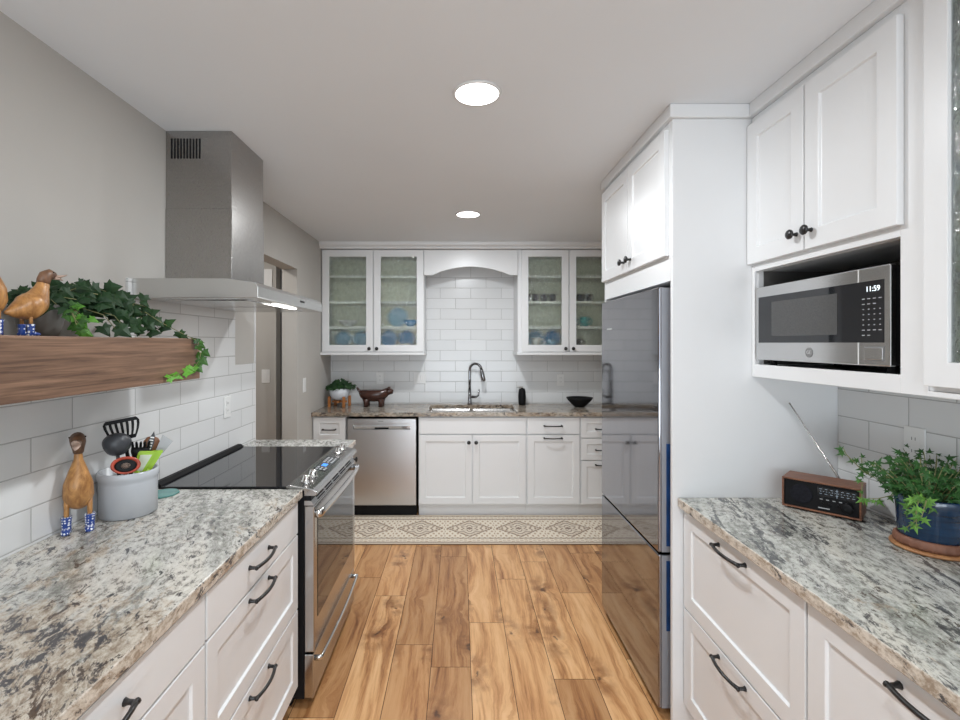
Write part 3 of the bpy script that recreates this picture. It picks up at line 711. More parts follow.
for a, c, kx in ((-1.866, -1.562, -1.592), (-1.556, -1.228, -1.525)):
    d = shaker('door', FM, a, c, 1.818, 2.356, t, st=.06); knob(FM, kx, 1.875, d)
B().box(1.120, XR-.002, ya, 1.852, 2.3885, 2.4395).build('crown', M['paint'], t, bevel=.003)
# --- microwave
t = thing('microwave', 'stainless steel countertop microwave with black door in the cabinet niche', 'microwave', (1.3, 1.555, 1.434))
y0, y1, z0, z1 = 1.267, 1.84, 1.452, 1.725
B().box(1.156, 1.45, y0+.005, y1-.005, z0+.003, z1-.003).build('body', M['matblack'], t)
for yy in (y0+.04, y1-.04):
    for xx in (1.18, 1.42): B().lathe([(.012, 1.4298), (.012, 1.4548)], (xx, yy, 0), 12).build('foot', M['matblack'], t)
xf = 1.138
B().box(xf, 1.1555, y0, y1, z0, z1).build('front_panel', M['steelH'], t, bevel=.003)
def Mx(y, z, x): # text facing -X
    return Matrix(((0, 0, -1, x), (-1, 0, 0, y), (0, 1, 0, z), (0, 0, 0, 1)))
B().box(xf-.0015, xf-.0002, 1.285, 1.822, 1.516, 1.687).build('door_glass', M['glassblack'], t, bevel=.001)
B().box(xf-.0022, xf-.0016, 1.442, 1.745, 1.54, 1.664).build('door_window', simple('mesh_window', (.07, .07, .07), .25, var=.2, nscale=300), t, label='grey mesh window')
for za, zb in ((z0+.002, 1.516), (1.687, z1-.002)): B().box(xf-.0012, xf-.0002, 1.3665, 1.3685, za, zb).build('door_seam', M['dish'], t)
B().box(xf-.0008, xf-.0001, 1.284, 1.347, 1.466, 1.505).build('button_recess', M['slot'], t)
B().box(xf-.004, xf-.0009, 1.2865, 1.3445, 1.4685, 1.5025).build('open_button', M['steelH'], t, bevel=.002)
text_obj('clock_digits', '11:59', .021, M['display'], t, Mx(1.318, 1.664, xf-.0022))
b = B()
for r in range(8):
    for c in range(4 if r not in (1, 7) else (3 if r == 1 else 2)):
        yy = 1.349-.018*c; zz = 1.638-.0145*r
        w_ = .0045 if r < 2 or r > 5 else .0022
        b.box(xf-.0021, xf-.0016, yy-w_, yy+w_, zz-.0011, zz+.0011)
b.build('keypad', M['legend'], t, label='printed grey keypad marks')
e = B().lathe([(.016, 0), (.016, .0012), (.0145, .0016), (.0135, .0012)], n=28); e.xf(Matrix(((0, 0, -1, xf-.0002), (-1, 0, 0, 1.56), (0, 1, 0, 1.484), (0, 0, 0, 1))))
em = e.build('emblem', M['slot'], t, label='round grey monogram emblem')
text_obj('monogram', 'GE', .016, M['chrome'], em, Mx(1.56, 1.484, xf-.0018))

# --- right glass cabinet
Xg = 1.142
t = thing('wall_cabinet', 'tall white wall cabinet with a textured glass door at the right edge', 'cabinet', (1.31, .84, 1.4))
ya, yb = .52, 1.1655
b = B(); b.box(Xg+.02, XR-.002, ya, ya+tt, 1.43, 2.388).box(Xg+.02, XR-.002, yb-tt, yb, 1.43, 2.388)
b.box(XR-.02, XR-.002, ya+tt, yb-tt, 1.43, 2.388).box(Xg+.02, XR-.02, ya+tt, yb-tt, 2.37, 2.388).box(Xg+.02, XR-.02, ya+tt, yb-tt, 1.43, 1.448)
b.build('carcass', M['inside'], t)
b = B(); b.box(Xg, Xg+.0195, ya, ya+.03, 1.40, 2.388).box(Xg, Xg+.0195, yb-.02, yb, 1.40, 2.388).box(Xg, Xg+.0195, ya+.03, yb-.02, 1.40, 1.44).box(Xg, Xg+.0195, ya+.03, yb-.02, 2.34, 2.388)
b.build('face_frame', M['paint'], t)
for z in (1.68, 1.94, 2.16): B().box(Xg+.03, XR-.021, ya+tt+.001, yb-tt-.001, z-.02, z).build('shelf', M['shelfwhite'], t)
FG = FR((Xg-.0005, 0, 0), (0, -1, 0), (-1, 0, 0))
d = glassdoor(FG, -1.160, -.53, 1.412, 2.375, t, st=.058, gm=M['rainR']); knob(FG, -.56, 1.45, d)
B().box(1.120, XR-.002, ya, yb, 2.3885, 2.4395).build('crown', M['paint'], t, bevel=.003)
B().box(Xg-.005, XR-.012, ya, yb, 1.385, 1.3995).build('light_rail', M['paint'], t, bevel=.002)

# --- dishwasher
t = thing('dishwasher', 'stainless steel dishwasher with a pocket handle left of the sink cabinet', 'dishwasher', (-.67, 4.45, 0))
B().box(-.965, -.372, 4.19, YB-.03, .1, .862).build('body', M['matblack'], t)
B().box(-.965, -.372, 4.215, 4.3, 0, .0995).build('toe_panel', M['matblack'], t)
b = B(); b.prism([(4.189, .108), (4.158, .108), (4.152, .115), (4.150, .5), (4.150, .765), (4.175, .775), (4.175, .81), (4.152, .815), (4.152, .855), (4.156, .86), (4.189, .86)], 'X', -.965, -.372)
d = b.build('door', M['steelV'], t, bevel=.0015)
for xa, xb in ((-.965, -.915), (-.422, -.372)): B().box(xa, xb, 4.1505, 4.1745, .762, .816).build('pocket_side', M['steelV'], d)
B().box(-.912, -.424, 4.160, 4.1745, .772, .795).build('handle_lip', M['chrome'], d)
B().box(-.73, -.61, 4.1505, 4.1595, .770, .782).build('latch', M['matblack'], d)
B().box(-.70, -.655, 4.1512, 4.1519, .836, .840).build('name_badge', M['slot'], d)

# --- hood
t = thing('range_hood', 'stainless steel chimney range hood on the left wall over the cooktop', 'range hood', (-1.05, 2.3, 1.69))
hx0 = XL+T+.0015
hy0, hy1, hxf = 1.863, 2.733, -.78
b = B(); poly = [(hx0, 1.69), (hxf+.004, 1.69), (hxf, 1.694), (hxf, 1.735), (hxf-.012, 1.752), (-.90, 1.767), (hx0, 1.767)]
b.prism(poly, 'Y', hy0, hy1); cano = b.build('canopy', M['steelCan'], t, bevel=.003)
B().box(-1.20, -.86, 1.95, 2.28, 1.6865, 1.6898).box(-1.20, -.86, 2.30, 2.64, 1.6865, 1.6898).build('grease_filter', M['steelH'], cano)
B().box(-.850, -.824, 2.18, 2.43, 1.6855, 1.6898).build('lamp_strip', M['ledstrip'], cano, label='lit lamp strip')
B().box(hxf, hxf+.0015, 2.36, 2.42, 1.715, 1.724).build('control_badge', M['matblack'], cano)
B().box(XL+.0015, -.987, 2.087, 2.43, 1.7675, 2.10).build('chimney', M['steelHood'], t, bevel=.0015)
B().box(XL+.0015, -.990, 2.090, 2.427, 2.1002, 2.4385).build('upper_chimney', M['steelHood'], t, bevel=.0015)
b = B()
for i in range(10): b.box(-1.254+.0135*i, -1.247+.0135*i, 2.0885, 2.0898, 2.318, 2.405)
b.build('vent_slots', M['matblack'], t)
area('hood_lamp_light', (-.837, 2.305, 1.683), (0, 0, 0), .02, .24, 1.2, (1, 1, .98))

# --- range
t = thing('range', 'slide-in stainless steel range with a black glass cooktop', 'range', (-.95, 2.37, 0))
ry0, ry1 = 1.985, 2.75
B().box(XL+.015, -.642, ry0+.004, ry1-.004, .04, .905).build('body', M['matblack'], t)
B().box(XL+.03, -.70, ry0+.02, ry1-.02, 0, .0395).build('base', M['matblack'], t)
B().box(XL+T+.036, -.713, ry0-.004, ry1+.004, .9155, .922).build('cooktop', M['glassblack'], t, bevel=.002, label='black glass cooktop')
b = B().prism([(XL+T+.001, .9155), (XL+T+.035, .9155), (XL+T+.035, .926), (XL+T+.02, .938), (XL+T+.001, .938)], 'Y', ry0, ry1)
b.build('rear_trim', M['matblack'], t, bevel=.002)
poly = [(-.7125, .906), (-.7125, .9235), (-.700, .9285), (-.603, .911), (-.588, .902), (-.586, .888), (-.596, .884), (-.640, .884), (-.640, .906)]
cp = B().prism(poly, 'Y', ry0-.006, ry1+.006).build('control_panel', M['steelR'], t, bevel=.0025)
nrm = Vector((.0175, 0, .097)).normalized()
def onpanel(y, f):   # f 0..1 from inner to outer edge
    return Vector((-.700+.097*f, y, .9285-.0175*f))
ux = Vector((.097, 0, -.0175)).normalized(); uy = Vector((0, 1, 0))
def pm(y, f):
    o = onpanel(y, f); m = Matrix.Identity(4)
    for i, c in enumerate((ux, uy, nrm)):
        for r in range(3): m[r][i] = c[r]
    return Matrix.Translation(o) @ m
for y in (2.055, 2.145, 2.60, 2.685):
    b = B().lathe([(.023, .0004), (.022, .004), (.0175, .006), (.0165, .026), (.014, .030), (.0, .031)], n=24); b.xf(pm(y, .47))
    b.build('knob', M['chrome'], cp, label='round chrome knob')
b = B().box(-.032, .032, -.13, .13, .0002, .0008); b.xf(pm(2.372, .47)); dp = b.build('touch_panel', simple('panel_grey', (.16, .165, .175), .2, .6), cp)
b = B().box(-.012, .012, -.055, -.01, .001, .0014); b.xf(pm(2.372, .47)); b.build('clock_display', M['bluedisp'], dp, label='blue lit clock')
b = B()
for i in range(4):
    for j in range(3): b.box(-.022+.018*j, -.012+.018*j, .015+.026*i, .031+.026*i, .001, .0013)
for i in range(2):
    for j in range(3): b.box(-.022+.018*j, -.012+.018*j, -.115+.026*i, -.099+.026*i, .001, .0013)
b.xf(pm(2.372, .47)); b.build('button_marks', M['legend'], dp)
# dark gap and vent strip below the control panel
B().box(-.640, -.612, ry0+.002, ry1-.002, .862, .8835).build('panel_gap', M['matblack'], t)
vs = B().prism([(-.640, .8615), (-.612, .8615), (-.600, .8425), (-.640, .8425)], 'Y', ry0+.001, ry1-.001).build('vent_strip', M['steelR'], t)
b = B()
for i in range(5):
    for j in range(2):
        xa, za = -.611+j*.006, .8612-j*.0095
        b.prism([(xa, za), (xa+.0012, za+.0007), (xa+.0042, za-.0040), (xa+.003, za-.0047)], 'Y', ry0+.07+i*.13, ry0+.17+i*.13)
b.build('vent_slots', M['matblack'], vs)
dr = B().box(-.640, -.598, ry0, ry1, .235, .841).build('oven_door', M['steelR'], t, bevel=.004)
B().box(-.5978, -.5962, ry0+.045, ry1-.055, .36, .785).build('window', M['ovenglass'], dr, bevel=.001, label='dark oven window')
def hbar(y0, y1, z, out, r, xb, n=14):
    pts = [(xb, y0, z), (xb+out*.5, y0, z)]
    for i in range(n+1):
        u = i/n; pts.append((xb+out*(.72+.28*math.sin(PI*u)), y0+(y1-y0)*u, z))
    pts += [(xb+out*.5, y1, z), (xb, y1, z)]
    return pts
b = B().tube(hbar(ry0+.012, ry1-.012, .806, .032, 0, -.5975), [(.017, .008)]*2+[(.017, .006)]*15+[(.017, .008)]*2, 12, lat=(0, 0, 1)); b.build('door_handle', M['steelH'], dr)
dw = B().box(-.640, -.602, ry0, ry1, .045, .226).build('storage_drawer', M['steelR'], t, bevel=.003)
b = B().tube(hbar(ry0+.03, ry1-.03, .195, .034, 0, -.6015), [(.012, .009)]*2+[(.012, .007)]*15+[(.012, .009)]*2, 12, lat=(0, 0, 1)); b.build('drawer_handle', M['steelH'], dw)

# --- rug (colours woven per vertex)
NX, NY = 640, 150; rx0, rx1, rY0, rY1 = -1.05, 1.30, 3.60, 4.20
b = B(); bm = b.bm; cl = bm.loops.layers.color.new('rug')
def rugc(x, y):
    cream = (.92, .89, .83); tan = (.70, .61, .52); brown = (.42, .33, .27)
    v = (y-(rY0+rY1)/2)/.3           # -1..1
    av = abs(v)
    px = ((x-.085+.2) % .4)-.2        # diamond repeat
    n = random.random()*.12
    def mx(a, c, k): return tuple(p+(q-p)*k for p, q in zip(a, c))
    if av > .93: return mx(cream, tan, .25+n)
    if av > .88: return mx(cream, brown, .65+n)
    if av > .68:
        s = math.sin(x*95)*math.sin((av-.78)*60+x*40); return mx(cream, tan, .75 if s > .25 else .12+n)
    if av > .63: return mx(cream, brown, .6)
    d = abs(px)/.19+av/.58
    if .90 < d < 1.0: return mx(cream, brown, .75)
    if .80 < d < .86: return mx(cream, tan, .8)
    if d <= .80:
        r = math.hypot(px/.19, v/.58); a = math.atan2(v, px*3)
        s = math.sin(r*26+2*math.cos(a*6)); 
        if r < .12: return mx(cream, brown, .7)
        return mx(cream, brown, .6) if s > .35 else mx(cream, tan, .2+n)
    s = math.sin(px*150)*math.sin(v*22); return mx(cream, tan, .85 if s > .3 else .1+n)
vs = [[bm.verts.new((rx0+(rx1-rx0)*i/NX, rY0+(rY1-rY0)*j/NY, .0095)) for i in range(NX+1)] for j in range(NY+1)]
for j in range(NY):
    for i in range(NX):
        f = bm.faces.new((vs[j][i], vs[j][i+1], vs[j+1][i+1], vs[j+1][i]))
        c = (*rugc(rx0+(rx1-rx0)*(i+.5)/NX, rY0+(rY1-rY0)*(j+.5)/NY), 1)
        for l in f.loops: l[cl] = c
q = b.face([(rx0, rY0, .001), (rx1, rY0, .001), (rx1, rY1, .001), (rx0, rY1, .001)])
for (p0, p1) in (((rx0, rY0), (rx1, rY0)), ((rx1, rY0), (rx1, rY1)), ((rx1, rY1), (rx0, rY1)), ((rx0, rY1), (rx0, rY0))):
    f = b.face([(*p0, .001), (*p1, .001), (*p1, .0095), (*p0, .0095)])
for f in bm.faces:
    for l in f.loops:
        if l[cl][3] == 0 or (l[cl][0] == 1 and l[cl][1] == 1): l[cl] = (.5, .42, .34, 1)
tag(b.build('rug', M['rug'], origin=(.1, 3.9, 0), norm=False), 'cream runner rug with brown diamond medallions in front of the sink', 'rug')

# --- floating shelf
tag(B().box(XL+T+.001, -.99, -.3, 1.835, 1.380, 1.532).build('floating_shelf', M['shelfwood'], bevel=.0025, origin=(-1.13, .8, 1.38)), 'thick walnut floating shelf on the left wall, carrying ducks and ivy', 'shelf')

# --- ducks (local: facing +x, feet at z 0)
def duck(name_label, loc, rot, h, wide=1., hd='side', lean=0.):
    t = thing('wooden_duck', name_label, 'duck figurine', loc, rot, local=True)
    s = h/.18
    def S(p): return (p[0]*s, p[1]*s, p[2]*s)
    sp = [(-.056, 0, .056), (-.048, 0, .058), (-.030, 0, .063), (-.006, 0, .072), (.014, 0, .088), (.026, 0, .110), (.033, 0, .128), (.036, 0, .140)]
    rd = [(.003, .003), (.008, .008), (.021, .020), (.032, .033), (.031, .032), (.020, .022), (.0135, .016), (.0115, .014)]
    if hd == 'tall':
        sp = [(-.020, 0, .045), (-.014, 0, .050), (-.004, 0, .066), (.0, 0, .088), (.0, 0, .110), (.0, 0, .132), (.0, 0, .146)]
        rd = [(.008, .008), (.024, .020), (.031, .029), (.0295, .028), (.020, .020), (.0095, .011), (.0078, .009)]
    # smooth the chain
    P2, R2 = [], []
    for i in range(len(sp)-1):
        for k in range(4):
            u = k/4; p0 = sp[max(i-1, 0)]; p1 = sp[i]; p2 = sp[i+1]; p3 = sp[min(i+2, len(sp)-1)]
            cr = lambda a, b_, c, d: .5*((2*b_)+(-a+c)*u+(2*a-5*b_+4*c-d)*u*u+(-a+3*b_-3*c+d)*u**3)
            P2.append(S(tuple(cr(a, b_, c, d) for a, b_, c, d in zip(p0, p1, p2, p3))))
            R2.append(tuple(max(.002, (1-u)*a+u*c)*s*wide for a, c in zip(rd[i], rd[i+1])))
    P2.append(S(sp[-1])); R2.append(tuple(r*s*wide for r in rd[-1]))
    B().tube(P2, R2, 20, lat=(0, 1, 0)).build('body', M['duckwood'], t)
    tp = sp[-1]
    hb = [(tp[0]-.001, 0, tp[2]-.001), (tp[0]+.001, 0, tp[2]+.008), (tp[0]+.006, 0, tp[2]+.019), (tp[0]+.017, 0, tp[2]+.026), (tp[0]+.027, 0, tp[2]+.024), (tp[0]+.033, 0, tp[2]+.021)]
    hr = [(.0125, .015), (.0125, .016), (.0135, .016), (.0125, .0135), (.009, .0095), (.005, .006)]
    if hd == 'tall': hr = [(.008, .009), (.0095, .011), (.012, .014), (.012, .013), (.009, .009), (.005, .006)]
    hh = B().tube([S(p) for p in hb], [tuple(q*s for q in r) for r in hr], 16, lat=(0, 1, 0)).build('head', M['duckhead'], t, label='dark brown head')
    bx, bz = tp[0]+.027, tp[2]+.021
    b = B().tube([S((bx, 0, bz+.001)), S((bx+.014, 0, bz+.001)), S((bx+.030, 0, bz+.006)), S((bx+.036, 0, bz+.009))], [(.0075*s, .0065*s), (.0068*s, .004*s), (.0055*s, .0022*s), (.002*s, .001*s)], 12, lat=(0, 1, 0))
    b.tube([S((bx, 0, bz-.004)), S((bx+.014, 0, bz-.005)), S((bx+.025, 0, bz-.008))], [(.0065*s, .005*s), (.0058*s, .003*s), (.002*s, .001*s)], 12, lat=(0, 1, 0))
    b.build('bill', M['duckface'], hh, label='pale bill')
    for q in (-1, 1):
        B().lathe([(.0001, -.0014*s), (.0019*s, 0), (.0001, .0014*s)], S((tp[0]+.017, q*.0125 if hd == 'side' else q*.0118, tp[2]+.030)), 10, axis='Y').build('eye', M['matblack'], hh)
    ly = .014 if hd == 'side' else .017
    for q in (-1, 1):
        x = -.006 if hd == 'side' else 0
        lg = B().tube([S((x, q*ly, .066 if hd == 'side' else .062)), S((x, q*ly, .022))], .0042*s, 10).build('leg', M['duckwood'], t)
        bt = B()
        bt.tube([S((x, q*ly, .001)), S((x, q*ly, .012)), S((x, q*ly, .026)), S((x, q*ly, .030))], [.0078*s, .0074*s, .0080*s, .0088*s], 14)
        bt.tube([S((x-.007, q*ly, .0055)), S((x+.010, q*ly, .0055)), S((x+.019, q*ly, .0045)), S((x+.022, q*ly, .0042))], [(.006*s, .0052*s), (.0075*s, .0055*s), (.0065*s, .0042*s), (.003*s, .002*s)], 12, lat=(0, 1, 0))
        bt.build('boot', M['dots'], lg, label='blue boot with white polka dots')
    return t
duck('wooden duck in blue dotted boots facing the ivy, on the walnut shelf', (-1.088, 1.214, 1.5325), math.radians(80), .178)
duck('wooden duck cut off by the left edge of the photo, on the walnut shelf', (-1.114, 1.128, 1.5325), math.radians(-48), .232, 1., 'tall')
duck('tall wooden duck in blue dotted boots standing on the granite beside the crock', (-1.215, 1.532, .9145), math.radians(-56), .312, .76, 'tall')

# --- leaves
IVY = [(0, 0), (.16, -.14), (.44, -.26), (.42, -.02), (.70, .16), (.42, .32), (.30, .52), (0, 1.0), (-.30, .52), (-.42, .32), (-.70, .16), (-.42, -.02), (-.44, -.26), (-.16, -.14)]
HERB = [(0, 0), (.10, .02), (.46, -.06), (.20, .18), (.52, .42), (.16, .40), (0, 1.0), (-.16, .40), (-.52, .42), (-.20, .18), (-.46, -.06), (-.10, .02)]
def leaf(b, cl, pos, nrm_, up, size, tone, shape=IVY):
    n = Vector(nrm_).normalized(); u = Vector(up); u = (u-n*u.dot(n))
    if u.length < 1e-3: u = n.orthogonal()
    u.normalize(); r = u.cross(n); pos = Vector(pos)
    c = b.bm.verts.new(pos+u*.25*size+n*size*.05); V = [b.bm.verts.new(pos+(r*p[0]+u*p[1]-n*(abs(p[0])*.25+p[1]*p[1]*.12))*size) for p in shape]
    for i in range(len(V)):
        f = b.bm.faces.new((c, V[i], V[(i+1) % len(V)]))
        t = min(1, max(0, tone+random.uniform(-.06, .06)))
        for l in f.loops: l[cl] = (t, t, t, 1)
def rv(a): return Vector((random.uniform(-a, a), random.uniform(-a, a), random.uniform(-a, a)))

# shelf ivy
t = thing('potted_ivy', 'dark green ivy in a grey pot trailing over the end of the walnut shelf', 'potted plant', (-1.15, 1.40, 1.532))
pc = (-1.17, 1.34)
B().lathe([(.040, 1.5325), (.050, 1.56), (.056, 1.60), (.054, 1.622), (.049, 1.622), (.05, 1.60)], (*pc, 0), 28).build('pot', M['greyceramic'], t)
b = B(); cl = b.bm.loops.layers.color.new('leaf'); st = B()
def vine(p0, pts, n, tone, size, sh=IVY, spread=.02):
    P = [Vector(p0)]+[Vector(p) for p in pts]
    st.tube([tuple(p) for p in P], .0012, 5)
    tot = len(P)-1
    for i in range(n):
        u = (i+.5)/n*tot; k = min(int(u), tot-1); p = P[k].lerp(P[k+1], u-k)+rv(spread)
        p.x = max(p.x, XL+.035)
        leaf(b, cl, p, Vector((.55, -.75, .45))+rv(.55), Vector((random.uniform(-.6, .6), .4, -.4))+rv(.5), size*random.uniform(.75, 1.2), tone+random.uniform(-.08, .08), sh)
for i in range(11):
    a = 2*PI*i/11
    vine((*pc, 1.62), [(pc[0]+.05*math.cos(a), pc[1]+.05*math.sin(a), 1.645), (pc[0]+.07*math.cos(a), pc[1]+.10*math.sin(a)+.04, 1.64+.02*math.sin(3*a))], 6, .05, .034)
for i in range(16):
    zz = 1.65+random.uniform(-.02, .035); xx = random.uniform(-1.20, -1.09)
    vine((*pc, 1.63), [(xx, 1.44, zz+.01), (xx+.01, 1.54, zz), (xx+.02, random.uniform(1.6, 1.70), zz-.015)], 12, .07, .034)
for i in range(6):
    yy = 1.46+i*.045
    vine((pc[0]+.03, yy-.06, 1.63), [(-1.08, yy, 1.60), (-1.06, yy+.02, 1.56)], 5, .12, .036)
# bright young shoot in front
for i in range(5): vine((-1.09, 1.345, 1.62), [(-1.07, 1.345+random.uniform(-.02, .03), 1.59), (-1.06, 1.35+random.uniform(-.02, .03), 1.545)], 4, .85-.08*i, .026, spread=.012)
# trailing vine over the shelf edge
vine((-1.06, 1.62, 1.62), [(-1.04, 1.68, 1.585), (-1.0, 1.74, 1.548), (-.978, 1.785, 1.525)], 6, .25, .033, spread=.01)
vine((-.978, 1.78, 1.528), [(-.972, 1.81, 1.49), (-.972, 1.80, 1.455), (-.972, 1.77, 1.43)], 10, .55, .033, spread=.008)
vine((-.972, 1.77, 1.43), [(-.97, 1.72, 1.42), (-.97, 1.66, 1.408), (-.97, 1.60, 1.398)], 7, .95, .028, spread=.006)
b.build('foliage', M['ivy'], t, norm=False); st.build('vines', M['stem'], t)

# --- crock and utensils
cx, cy = -1.170, 1.70
b = B().lathe([(.082, .9145), (.088, .918), (.0885, 1.03), (.089, 1.04), (.093, 1.046), (.093, 1.066), (.090, 1.070), (.083, 1.068), (.082, .93), (.0, .925)], (cx, cy, 0), 48)
tag(b.build('utensil_crock', M['crock'], origin=(cx, cy, .914)), 'grey stoneware crock full of cooking utensils, on the left counter', 'crock')
def Mt(pos, tilt_x=0., tilt_y=0., rz=0.):
    return Matrix.Translation(pos) @ Matrix.Rotation(rz, 4, 'Z') @ Matrix.Rotation(tilt_x, 4, 'X') @ Matrix.Rotation(tilt_y, 4, 'Y')
# slotted turner: local plane XZ facing -Y
def utensil(name, label, cat, base, tx, ty, rz, parts):
    t = thing(name, label, cat, base, 0, local=True); t.rotation_mode = 'QUATERNION'
    t.rotation_quaternion = (Matrix.Rotation(rz, 4, 'Z') @ Matrix.Rotation(tx, 4, 'X') @ Matrix.Rotation(ty, 4, 'Y')).to_quaternion()
    for nm, b, m in parts: b.build(nm, m, t)
    return t
FACE = math.radians(32)   # turn toward the camera
def slotted():
    b = B(); h0, h1 = .246, .320
    def hw(z):
        u = (z-h0)/(h1-h0); return .034+.020*math.sin(min(1, u*1.2)*PI/2)-(.010*max(0, (u-.8)/.2)**2)
    n = 13; xs = [-1+2*i/n for i in range(n+1)]
    zs = [h0, h0+.013, h0+.03, h1-.026, h1-.013, h1-.004, h1]
    for i in range(n):
        for k in range(len(zs)-1):
            if i % 2 == 1 and 1 <= k <= 3: continue
            za, zb = zs[k], zs[k+1]
            b.prism([(xs[i]*hw(za), za), (xs[i+1]*hw(za), za), (xs[i+1]*hw(zb), zb), (xs[i]*hw(zb), zb)], 'Y', -.0015, .0015)
    b.tube([(0, 0, h0+.004), (0, 0, .20), (0, .0, .0)], [.010, .006, .006], 8)
    return b
utensil('slotted_turner', 'black slotted turner, the widest head sticking up from the crock', 'utensil', (cx+.018, cy+.02, .93), 0, math.radians(-9), FACE-.05, [('turner', slotted(), M['matblack'])])
def ladle():
    b = B().lathe([(.0, .0), (.020, .003), (.034, .014), (.041, .031), (.043, .043), (.041, .043), (.038, .030), (.030, .016), (.0, .006)], n=28)
    b.xf(Matrix.Translation((0, -.028, .228)) @ Matrix.Rotation(math.radians(-62), 4, 'X') @ Matrix.Translation((0, 0, -.02)))
    b.tube([(0, -.005, .205), (0, .004, .17), (0, .004, 0)], [.005, .006, .006], 8)
    return b
utensil('ladle', 'dark grey ladle leaning in front of the slotted turner', 'utensil', (cx-.012, cy-.025, .93), 0, math.radians(-2), FACE, [('ladle', ladle(), M['ladlegrey'])])
def rest():
    b = B().lathe([(.0, .0), (.028, .002), (.040, .008), (.043, .013), (.036, .012), (.026, .006), (0, .004)], n=28, sy=.68)
    b.xf(Matrix.Translation((0, -.036, .168)) @ Matrix.Rotation(math.radians(82), 4, 'X'))
    b.tube([(0, -.03, .145), (0, -.02, .10), (0, 0, .01)], [.006, .005, .005], 8)
    return b
def restring(r0, r1, y):
    b = B().lathe([(r0, .0), (r1, .0), (r1, .0012), (r0, .0012)], n=28, sy=.66)
    b.xf(Matrix.Translation((0, y, .168)) @ Matrix.Rotation(math.radians(82), 4, 'X')); return b
utensil('painted_spoon', 'red painted spoon with an oval bowl, low at the front of the crock', 'utensil', (cx+.004, cy-.032, .93), 0, math.radians(3), FACE,
        [('spoon', rest(), M['red']), ('painted_ring', restring(.024, .032, -.0475), M['matblack']), ('painted_motif', restring(.0005, .014, -.0475), M['duckface'])])
b2 = B().tube([(0, 0, 0), (0, 0, .155)], .006, 8)
b2.tube([(0, 0, .155), (0, -.004, .178), (0, -.006, .20), (0, -.004, .215)], [(.006, .005), (.022, .006), (.028, .007), (.028, .006)], 14, lat=(1, 0, 0))
for i in range(5): b2.tube([(-.022+.011*i, -.004, .21), (-.025+.0125*i, -.012, .232), (-.025+.0125*i, -.024, .238)], [.0045, .004, .0025], 6)
utensil('pasta_fork', 'black toothed pasta fork right of the ladle', 'utensil', (cx+.018, cy+.01, .93), math.radians(2), math.radians(4), FACE, [('fork', b2, M['matblack'])])
b2 = B().tube([(0, 0, 0), (0, 0, .16), (0, 0, .18), (0, -.003, .20), (0, -.003, .225), (0, 0, .240), (0, 0, .246)], [(.005, .004), (.006, .005), (.012, .005), (.023, .006), (.027, .007), (.018, .005), (.004, .002)], 16, lat=(1, 0, 0))
utensil('wooden_spoon', 'brown wooden spoon right behind the pasta fork', 'utensil', (cx+.012, cy+.045, .93), 0, math.radians(9), FACE, [('spoon', b2, M['spoonwood'])])
def spat(w0, w1, z0, z1):
    b = B().tube([(0, 0, 0), (0, 0, z0+.01)], .006, 8)
    b.prism([(-w0, z0), (w0, z0), (w1, z1-.004), (w1*.8, z1), (-w1*.9, z1-.012), (-w1, z1-.02)], 'Y', -.003, .003)
    return b
def inset(w0, w1, z0, z1):
    return B().prism([(-w0, z0), (w0, z0), (w1, z1), (-w1, z1-.010)], 'Y', -.0045, -.0032)
utensil('spatula', 'lime green spatula with a pale centre at the right rim of the crock', 'utensil', (cx-.006, cy-.034, .93), 0, math.radians(22), FACE, [('blade', spat(.016, .026, .135, .222), M['green']), ('centre', inset(.009, .017, .145, .208), M['palegreen'])])
utensil('spatula', 'second lime green spatula behind the pale-centred one', 'utensil', (cx+.0, cy-.014, .93), 0, math.radians(26), FACE, [('blade', spat(.010, .016, .14, .225), M['green'])])
b2 = B().tube([(0, 0, 0), (0, 0, .20)], .004, 8).prism([(-.008, .19), (.008, .19), (.011, .235), (.006, .26), (0, .275), (-.006, .255), (-.010, .235)], 'Y', -.0015, .0015)
b3 = B()
for i in range(6): b3.box(-.006, .006, -.0025, -.0017, .20+i*.010, .2045+i*.010)
utensil('butter_knife', 'slim grey striped knife tip sticking up right of the wooden spoon', 'utensil', (cx+.005, cy+.002, .93), 0, math.radians(15), FACE, [('blade', b2, M['ladlegrey']), ('stripes', b3, M['dish'])])
b2 = B().tube([(0, 0, 0), (0, 0, .20)], .004, 8).prism([(-.013, .195), (.013, .20), (.026, .250), (-.014, .262)], 'Y', -.001, .001)
utensil('metal_turner', 'small steel turner leaning out at the right of the crock', 'utensil', (cx+.002, cy+.022, .93), 0, math.radians(23), FACE, [('blade', b2, M['legend'])])
# teal trivet by the cooktop
b = B(); pl = []
for i in range(16):
    a = 2*PI*i/16; pl.append((-1.175+.055*math.cos(a)*(1.05 if i % 2 else .98), 1.905+.06*math.sin(a)))
b.prism(pl, 'Z', .9145, .9205)
tag(b.build('trivet', M['teal'], bevel=.002, origin=(-1.175, 1.905, .9145)), 'flat teal trivet on the counter between the crock and the cooktop', 'trivet')

